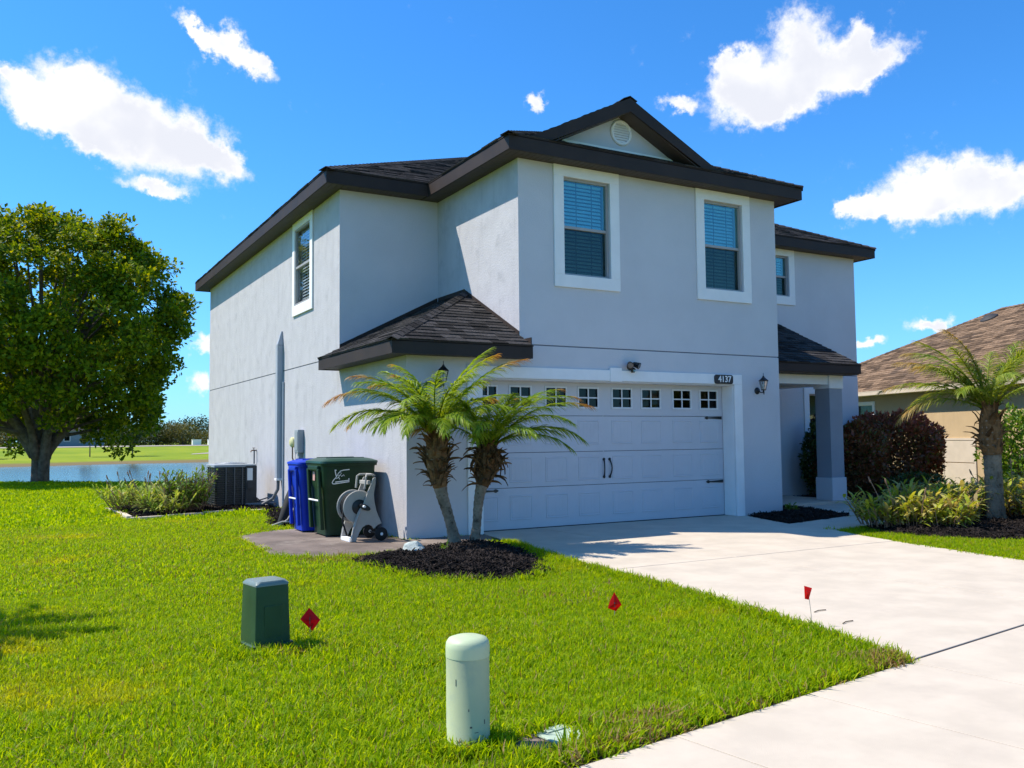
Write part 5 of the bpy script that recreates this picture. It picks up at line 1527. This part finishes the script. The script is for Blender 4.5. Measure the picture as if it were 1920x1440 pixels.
# ------------------------------------------------------------------ hose reel cart
mat('reel_grey', (.40, .375, .335), .5, .06, 6, spec=.4)
hr = thing('hose_reel_cart', 'grey and black plastic hose reel cart on wheels in front of the green bin', 'hose reel', (-1.0, .06, .004), .02)
hr.scale = (.92, .92, .92)
def S(*q): return [(x / 1016, 0, (1345 - z) / 1016) for x, z in q]
plate = S((222, 1340), (225, 1310), (285, 1060), (345, 900), (435, 770), (520, 560), (590, 390), (632, 385), (628, 470), (600, 640), (612, 760), (640, 890), (725, 1085), (660, 1110), (598, 1165), (570, 1120), (520, 1095), (470, 1100), (420, 1130), (370, 1200), (325, 1300), (318, 1340))
for y, nm in ((.0, 'side_frame'), (.40, 'side_frame')):
    b = MB(); b.prism([(x, y, z) for x, _, z in plate], (0, .028, 0)); b.build(nm, 'reel_grey', hr, bevel=.007)
    b = MB(); b.tube([(x, y - .012 if y < .1 else y + .04, z) for x, _, z in S((236, 1330), (262, 1180), (330, 985), (372, 900))], .011, 6); b.build('frame_rib', 'reel_grey', hr, smooth=True)
b = MB(); b.tube([(.452, .03, .78), (.475, .02, .96), (.49, .06, .985), (.60, .06, .985), (.615, .04, .97), (.62, .2, .985), (.61, .36, .985), (.50, .36, .985), (.475, .40, .96), (.452, .39, .78)], .016, 8); b.build('handle', 'reel_grey', hr, smooth=True)
b = MB(); b.box(.50, .55, .03, .395, .84, .90); b.build('cross_brace', 'reel_grey', hr, bevel=.01)
b = MB(); b.box(.215, .31, .029, .399, .0, .055); b.build('foot_bar', 'trim_white', hr, bevel=.012)
b = MB()
for y in (.06, .34): b.lathe([(.045, -.012), (.24, -.012), (.25, 0), (.24, .012), (.045, .012)], 28, (.375, y, .51), 'Y', cap=False)
b.build('reel_flange', 'reel_grey', hr, smooth=True)
b = MB(); b.lathe([(.0, -.018), (.10, -.018), (.115, -.008), (.115, 0), (0, 0)], 20, (.375, .045, .51), 'Y'); b.build('reel_hub', 'black_iron', hr, smooth=True)
b = MB()
for k in range(9):
    for j in range(3):
        rr = .13 + .034 * j; y = .085 + .028 * k
        if j == 2 and k % 2: continue
        b.tube([(.375 + rr * math.cos(t), y, .51 + rr * math.sin(t)) for t in np.linspace(0, 2 * PI, 20)], .015, 5, cap=False)
b.tube([(.375, .2, .71), (.30, .15, .70), (.15, .1, .52), (.12, .06, .30), (.2, .1, .1)], .014, 6)
b.build('hose', 'rubber', hr, smooth='all')
b = MB(); b.prism([(.43 + .085 * math.cos(t), -.03, .51 + .045 * math.sin(t) - .35 * .085 * math.cos(t)) for t in np.linspace(0, 2 * PI, 16, endpoint=False)], (0, -.03, 0)); b.build('crank', 'black_iron', hr, bevel=.006)
b = MB(); b.lathe([(0, -.09), (.018, -.088), (.020, -.03), (0, -.03)], 10, (.40, -.03, .525), 'Y'); b.build('crank_knob', 'sticker', hr, smooth=True)
for y in (-.035, .435):
    b = MB(); b.lathe([(0, -.024), (.085, -.024), (.10, -.014), (.10, .014), (.085, .024), (0, .024)], 24, (.69, y, .102), 'Y'); w = b.build('wheel', 'rubber', hr, smooth=True)
    b = MB(); b.lathe([(0, -.032), (.022, -.030), (.024, -.024), (0, -.024)], 12, (.69, y, .102), 'Y'); b.build('hub_cap', 'sticker', w, smooth=True)
b = MB(); b.tube([(.69, -.02, .102), (.69, .42, .102)], .011, 6); b.build('axle', 'dark_metal', hr)

# folded chair in a black sleeve leaning behind the blue bin
bg_ = thing('carry_bag', 'slim black carry bag with pale strap leaning on the wall behind the blue bin', 'bag', (-.72, 2.85, .02))
b = MB(); P = [(-.30, .0, .02), (-.22, .02, .15), (-.1, .1, .42), (.06, .2, .75), (.12, .24, .86)]
b.tube(P, [.05, .085, .095, .08, .03], 10); b.build('sleeve', 'rubber', bg_, smooth=True)
b = MB(); b.tube([(-.34, -.03, .0), (-.2, -.09, .10), (-.06, -.04, .3), (.0, .04, .62)], .014, 6); b.tube([(-.42, .02, .01), (-.28, -.08, .07), (-.12, -.1, .06)], .015, 6); b.build('strap', mat('strap_pale', (.42, .39, .34), .7, .1), bg_, smooth=True)

# ------------------------------------------------------------------ utility posts, flags and small things in the lawn
mat('pedestal_green', (.40, .44, .25), .55, .06, 3, spec=.35, dirt=(.28, .34, .25), dirt_scale=3, dirt_lo=.55, dirt_hi=.8)
mat('pedestal_cap', (.47, .54, .33), .5, .05, 3, spec=.4)
mat('scuff', (.08, .08, .07), .8, .2)
bo = thing('utility_bollard', 'pale green round utility post with domed cap at the front of the lawn', 'utility post', (-2.97, -7.80, -.01))
b = MB(); b.lathe([(.103, -.1), (.103, .0), (.103, .03), (.1, .034), (.1, .405), (.099, .41)], 36, cap=False); b.build('barrel', 'pedestal_green', bo, smooth=True)
b = MB(); b.lathe([(.096, .408), (.1015, .410), (.102, .452), (.099, .474), (.088, .490), (.062, .499), (.0, .503)], 36, cap=False); b.build('cap', 'pedestal_cap', bo, smooth=True)
b = MB(); rr_ = random.Random(3)
for th, z, w, h in ((-1.9, .115, .010, .008), (-2.3, .05, .03, .004), (-1.2, .13, .006, .02), (-2.0, .19, .004, .012), (-1.65, .09, .02, .003), (-2.6, .31, .004, .03)):
    q = .1005; vs = []
    for a, zz in ((-1, -1), (1, -1), (1, 1), (-1, 1)):
        t = th + a * w / q * .5; vs.append((q * math.cos(t), q * math.sin(t), z + zz * h * .5))
    b.add(vs, [(0, 1, 2, 3)])
b.build('scuff_mark', 'scuff', bo)

mat('box_green', (.030, .072, .028), .42, .12, 4, spec=.3, dirt=(.045, .09, .05), dirt_scale=2.5, dirt_lo=.5, dirt_hi=.75)
mat('box_top_sky_sheen', (.17, .21, .19), .4, .08, 4, spec=.5)  # lid colour paled to paint in the sky's reflection
ub = thing('utility_box', 'dark green square utility pedestal on the lawn, sky sheen painted onto its domed lid', 'utility box', (-3.29, -5.36, -.01), R(10))
b = MB(); b.loft([(0, 0, -.1, .145, .145, .02), (0, 0, .045, .145, .145, .02), (0, 0, .05, .14, .14, .02)]); b.build('base', 'box_green', ub, smooth=True)
b = MB(); b.loft([(0, 0, .051, .126, .126, .012), (0, 0, .43, .116, .116, .012)]); b.build('cabinet', 'box_green', ub, smooth=True)
b = MB(); b.loft([(0, 0, .431, .118, .118, .014), (0, 0, .444, .118, .118, .014), (0, 0, .462, .105, .105, .03), (0, 0, .468, .05, .05, .03)]); b.build('lid', 'box_top_sky_sheen', ub, smooth=True)
b = MB(); b.box(-.062, .062, -.1255, -.1195, .09, .30); b.build('access_panel', 'box_green', ub, bevel=.003)

leaf_mat('flag_red', [(.80, .015, .012), (.80, .015, .012)], .55, .5, tscale=(1.25, 1, 1))
leaf_mat('flag_red_deep', [(.62, .008, .03), (.62, .008, .03)], .5, .5, tscale=(1.25, 1, 1))
def flag(label, x, y, top, pts, m, lean=(0, 0), letter=None):
    o = thing('marker_flag', label, 'marker flag', (x, y, -.01), group='red marker flags in the lawn')
    b = MB(); b.tube([(0, 0, -.05), (lean[0] * .5, lean[1] * .5, top * .5), (lean[0], lean[1], top)], .0022, 5); b.build('wire_stake', mat('wire', (.35, .33, .3), .4, .1, metal=.5) if 'wire' not in MATS else 'wire', o)
    # flag sheet faces the viewer side; points are (across, up)
    ax = Vector((.87, -.49, 0)); dn = Vector((.49, .87, 0)); b = MB()
    mid = Vector((sum(p[0] for p in pts) / len(pts), 0, sum(p[1] for p in pts) / len(pts)))
    pts = [(p[0] * 1.3, p[1] * 1.3) for p in pts]
    c0 = Vector((lean[0], lean[1], top)); vs = [c0 + ax * p[0] + Vector((0, 0, p[1])) + dn * (.006 * math.sin(p[0] * 90 + p[1] * 60)) for p in pts]
    cen = sum(vs, Vector()) / len(vs) - dn * .012
    n = len(vs); vv = [cen] + vs; vv += [v + dn * .0015 for v in vv]
    b.add(vv, [(0, 1 + i, 1 + (i + 1) % n) for i in range(n)] + [(n + 1, n + 2 + (i + 1) % n, n + 2 + i) for i in range(n)])
    f = b.build('flag_sheet', m, o, recalc=False)
    if letter:
        b = MB(); cc = cen - dn * .010 - ax * .0
        for u0, u1, z0, z1 in letter:
            b.add([cc + ax * u0 + Vector((0, 0, z0)), cc + ax * u1 + Vector((0, 0, z0)), cc + ax * u1 + Vector((0, 0, z1)), cc + ax * u0 + Vector((0, 0, z1))], [(0, 1, 2, 3)])
        b.build('print_mark', 'scuff', f, recalc=False)
    return o


flag('dark red diamond marker flag beside the dark green utility box', -2.93, -5.20, .125, [(-.005, .063), (.056, -.004), (.012, -.066), (-.056, .0)], 'flag_red_deep', (.0, 0), [(-.003, .003, -.03, .02)])
flag('red pointed marker flag in the open lawn between the mulch bed and the sidewalk', -.69, -5.82, .115, [(.0, .063), (.044, -.012), (.008, -.052), (-.04, -.032), (-.028, .01)], 'flag_red', (0, 0), [(-.002, .006, .0, .012), (.0, .008, -.025, -.012)])
flag('narrow red marker flag high on a tall wire at the driveway edge', .33, -6.88, .245, [(-.022, .042), (.02, .03), (.0, -.036), (-.02, -.032)], 'flag_red', (-.02, .015), [(-.012, -.008, .01, .02)])

mt = thing('water_meter_box', 'sunken pale green meter lid almost overgrown by the lawn near the sidewalk', 'meter box', (-2.63, -7.95, -.02), R(8))
b = MB(); b.box(-.25, .25, -.14, .14, -.1, .012); b.build('frame', 'old_concrete', mt, bevel=.01)
b = MB(); b.box(.0, .235, -.125, .125, .0125, .026); ld = b.build('lid', mat('lid_green', (.38, .47, .36), .6, .12, 6, dirt=(.25, .28, .2), dirt_scale=9, dirt_lo=.55, dirt_hi=.75), mt, bevel=.008)
b = MB(); b.box(.05, .18, .06, .115, .0265, .032); b.build('reader_hatch', 'lid_green', mt, bevel=.004)

rk = thing('garden_rock', 'pale grey green rock lying in the black mulch below the palms', 'rock', (-.74, -2.02, .10))
bm = bmesh.new(); bmesh.ops.create_icosphere(bm, subdivisions=3, radius=1); rr_ = random.Random(8)
for v in bm.verts:
    n_ = .16 * math.sin(v.co.x * 3.1 + 1) * math.cos(v.co.y * 4) + .1 * math.sin(v.co.z * 5 + v.co.x * 4)
    v.co = Vector((v.co.x * .17, v.co.y * .12, max(v.co.z, -.5) * .125)) * (1 + n_)
for e, pln in enumerate(((.7, -.4, .6), (-.5, -.6, .6), (.2, .5, .8))):
    n_ = Vector(pln).normalized()
    for v in bm.verts:
        d = v.co.dot(n_) - .100
        if d > 0: v.co -= n_ * d
me = bpy.data.meshes.new('rock'); bm.to_mesh(me); bm.free(); me.materials.append(mat('rock', (.42, .46, .42), .8, .15, 12, bump=.6, bscale=60))
inst('stone', me, rk)

# concrete edging pieces round the left bed
ed = [(-3.06, 8.72), (-2.99, 7.75), (-2.97, 6.8), (-2.95, 5.86), (-2.3, 5.95), (-1.62, 6.08), (-1.0, 6.22), (-.38, 6.36)]
EL = ['pale edging strip on the left side of the plant bed, farthest back', 'middle pale edging strip on the left side of the plant bed', 'pale edging strip on the left side of the plant bed, nearest its front corner', 'leftmost pale edging strip along the lawn side of the plant bed', 'second pale edging strip from the left along the lawn side of the plant bed', 'pale edging strip on the lawn side, in front of the air conditioner', 'last pale edging strip on the lawn side, nearest the sunny house wall']
for i, (p, q) in enumerate(zip(ed[:-1], ed[1:])):
    p, q = Vector((*p, 0)), Vector((*q, 0)); d = (q - p).normalized(); n = Vector((-d.y, d.x, 0)) * .05
    p = p + d * .015; q = q - d * .015
    b = MB(); z = .035 + .012 * ((i * 7) % 3); b.prism([p - n - Vector((0, 0, .05)), q - n - Vector((0, 0, .05)), q + n - Vector((0, 0, .05)), p + n - Vector((0, 0, .05))], (0, 0, .05 + z))
    tag(b.build('edging_stone', 'concrete', bevel=.012), EL[i], 'edging', 'edging strips round the left plant bed')
# two twigs lying on the driveway
for x, y, a in ((.78, -6.55, .1), (.62, -6.95, .2)):
    b = MB(); b.tube([(-.07, 0, .006), (0, .012, .009), (.08, 0, .006)], .004, 5)
    o = b.build('fallen_twig', 'twig'); o.location = (x, y, 0); o.rotation_euler = (0, 0, a)
    tag(o, ('farther' if y > -6.7 else 'nearer') + ' of two thin dry twigs on the driveway near the tall red flag', 'twig', 'twigs on the driveway')

# ------------------------------------------------------------------ far buildings beyond the pond
def far_house(label, x, y, w, d, h, wm, rm, name='far_house'):
    z = float(hz(x, y)); o = thing(name, label, 'house', (x, y, z))
    b = MB(); b.box(-w / 2, w / 2, 0, d, -.2, h); b.build('wall', wm, o)
    b = MB(); e = .4; r = d / 2 + e
    v = [(-w / 2 - e, -e, h), (w / 2 + e, -e, h), (w / 2 + e, d + e, h), (-w / 2 - e, d + e, h), (-w / 2 - e + r, d / 2, h + r * .4), (w / 2 + e - r, d / 2, h + r * .4)]
    b.add(v, [(0, 1, 5, 4), (1, 2, 5), (2, 3, 4, 5), (3, 0, 4), (3, 2, 1, 0)]); b.build('roof', rm, o)
    for k in (-.3, .05, .32):
        b = MB(); b.box(w * k - .5, w * k + .5, -.05, -.002, .9, 2.1); wn_ = b.build('window', 'trim_white', o)
        b = MB(); b.box(w * k - .42, w * k + .42, -.06, -.051, .98, 2.02); b.build('pane', 'glass_dark', wn_)


mat('far_blue_wall', (.18, .23, .27), .9, .05)
far_house('low grey blue house far beyond the pond, seen through the big tree', 2.6, 157, 13, 8, 2.7, 'far_blue_wall', 'roof_deck')
for x, y, l in ((24.6, 158, 'left one of two small white boxes before the far trees'), (27.4, 158, 'right one of two small white boxes before the far trees')):
    z = float(hz(x, y)); o = thing('white_cabinet', l, 'cabinet', (x, y, z), group='white boxes before the far trees')
    b = MB(); b.box(-.75, .75, -.5, .5, 0, .95); b.build('cabinet', 'trim_white', o, bevel=.03)
    b = MB(); b.box(-.8, .8, -.55, .55, .951, 1.02); b.build('lid', 'trim_white', o, bevel=.02)
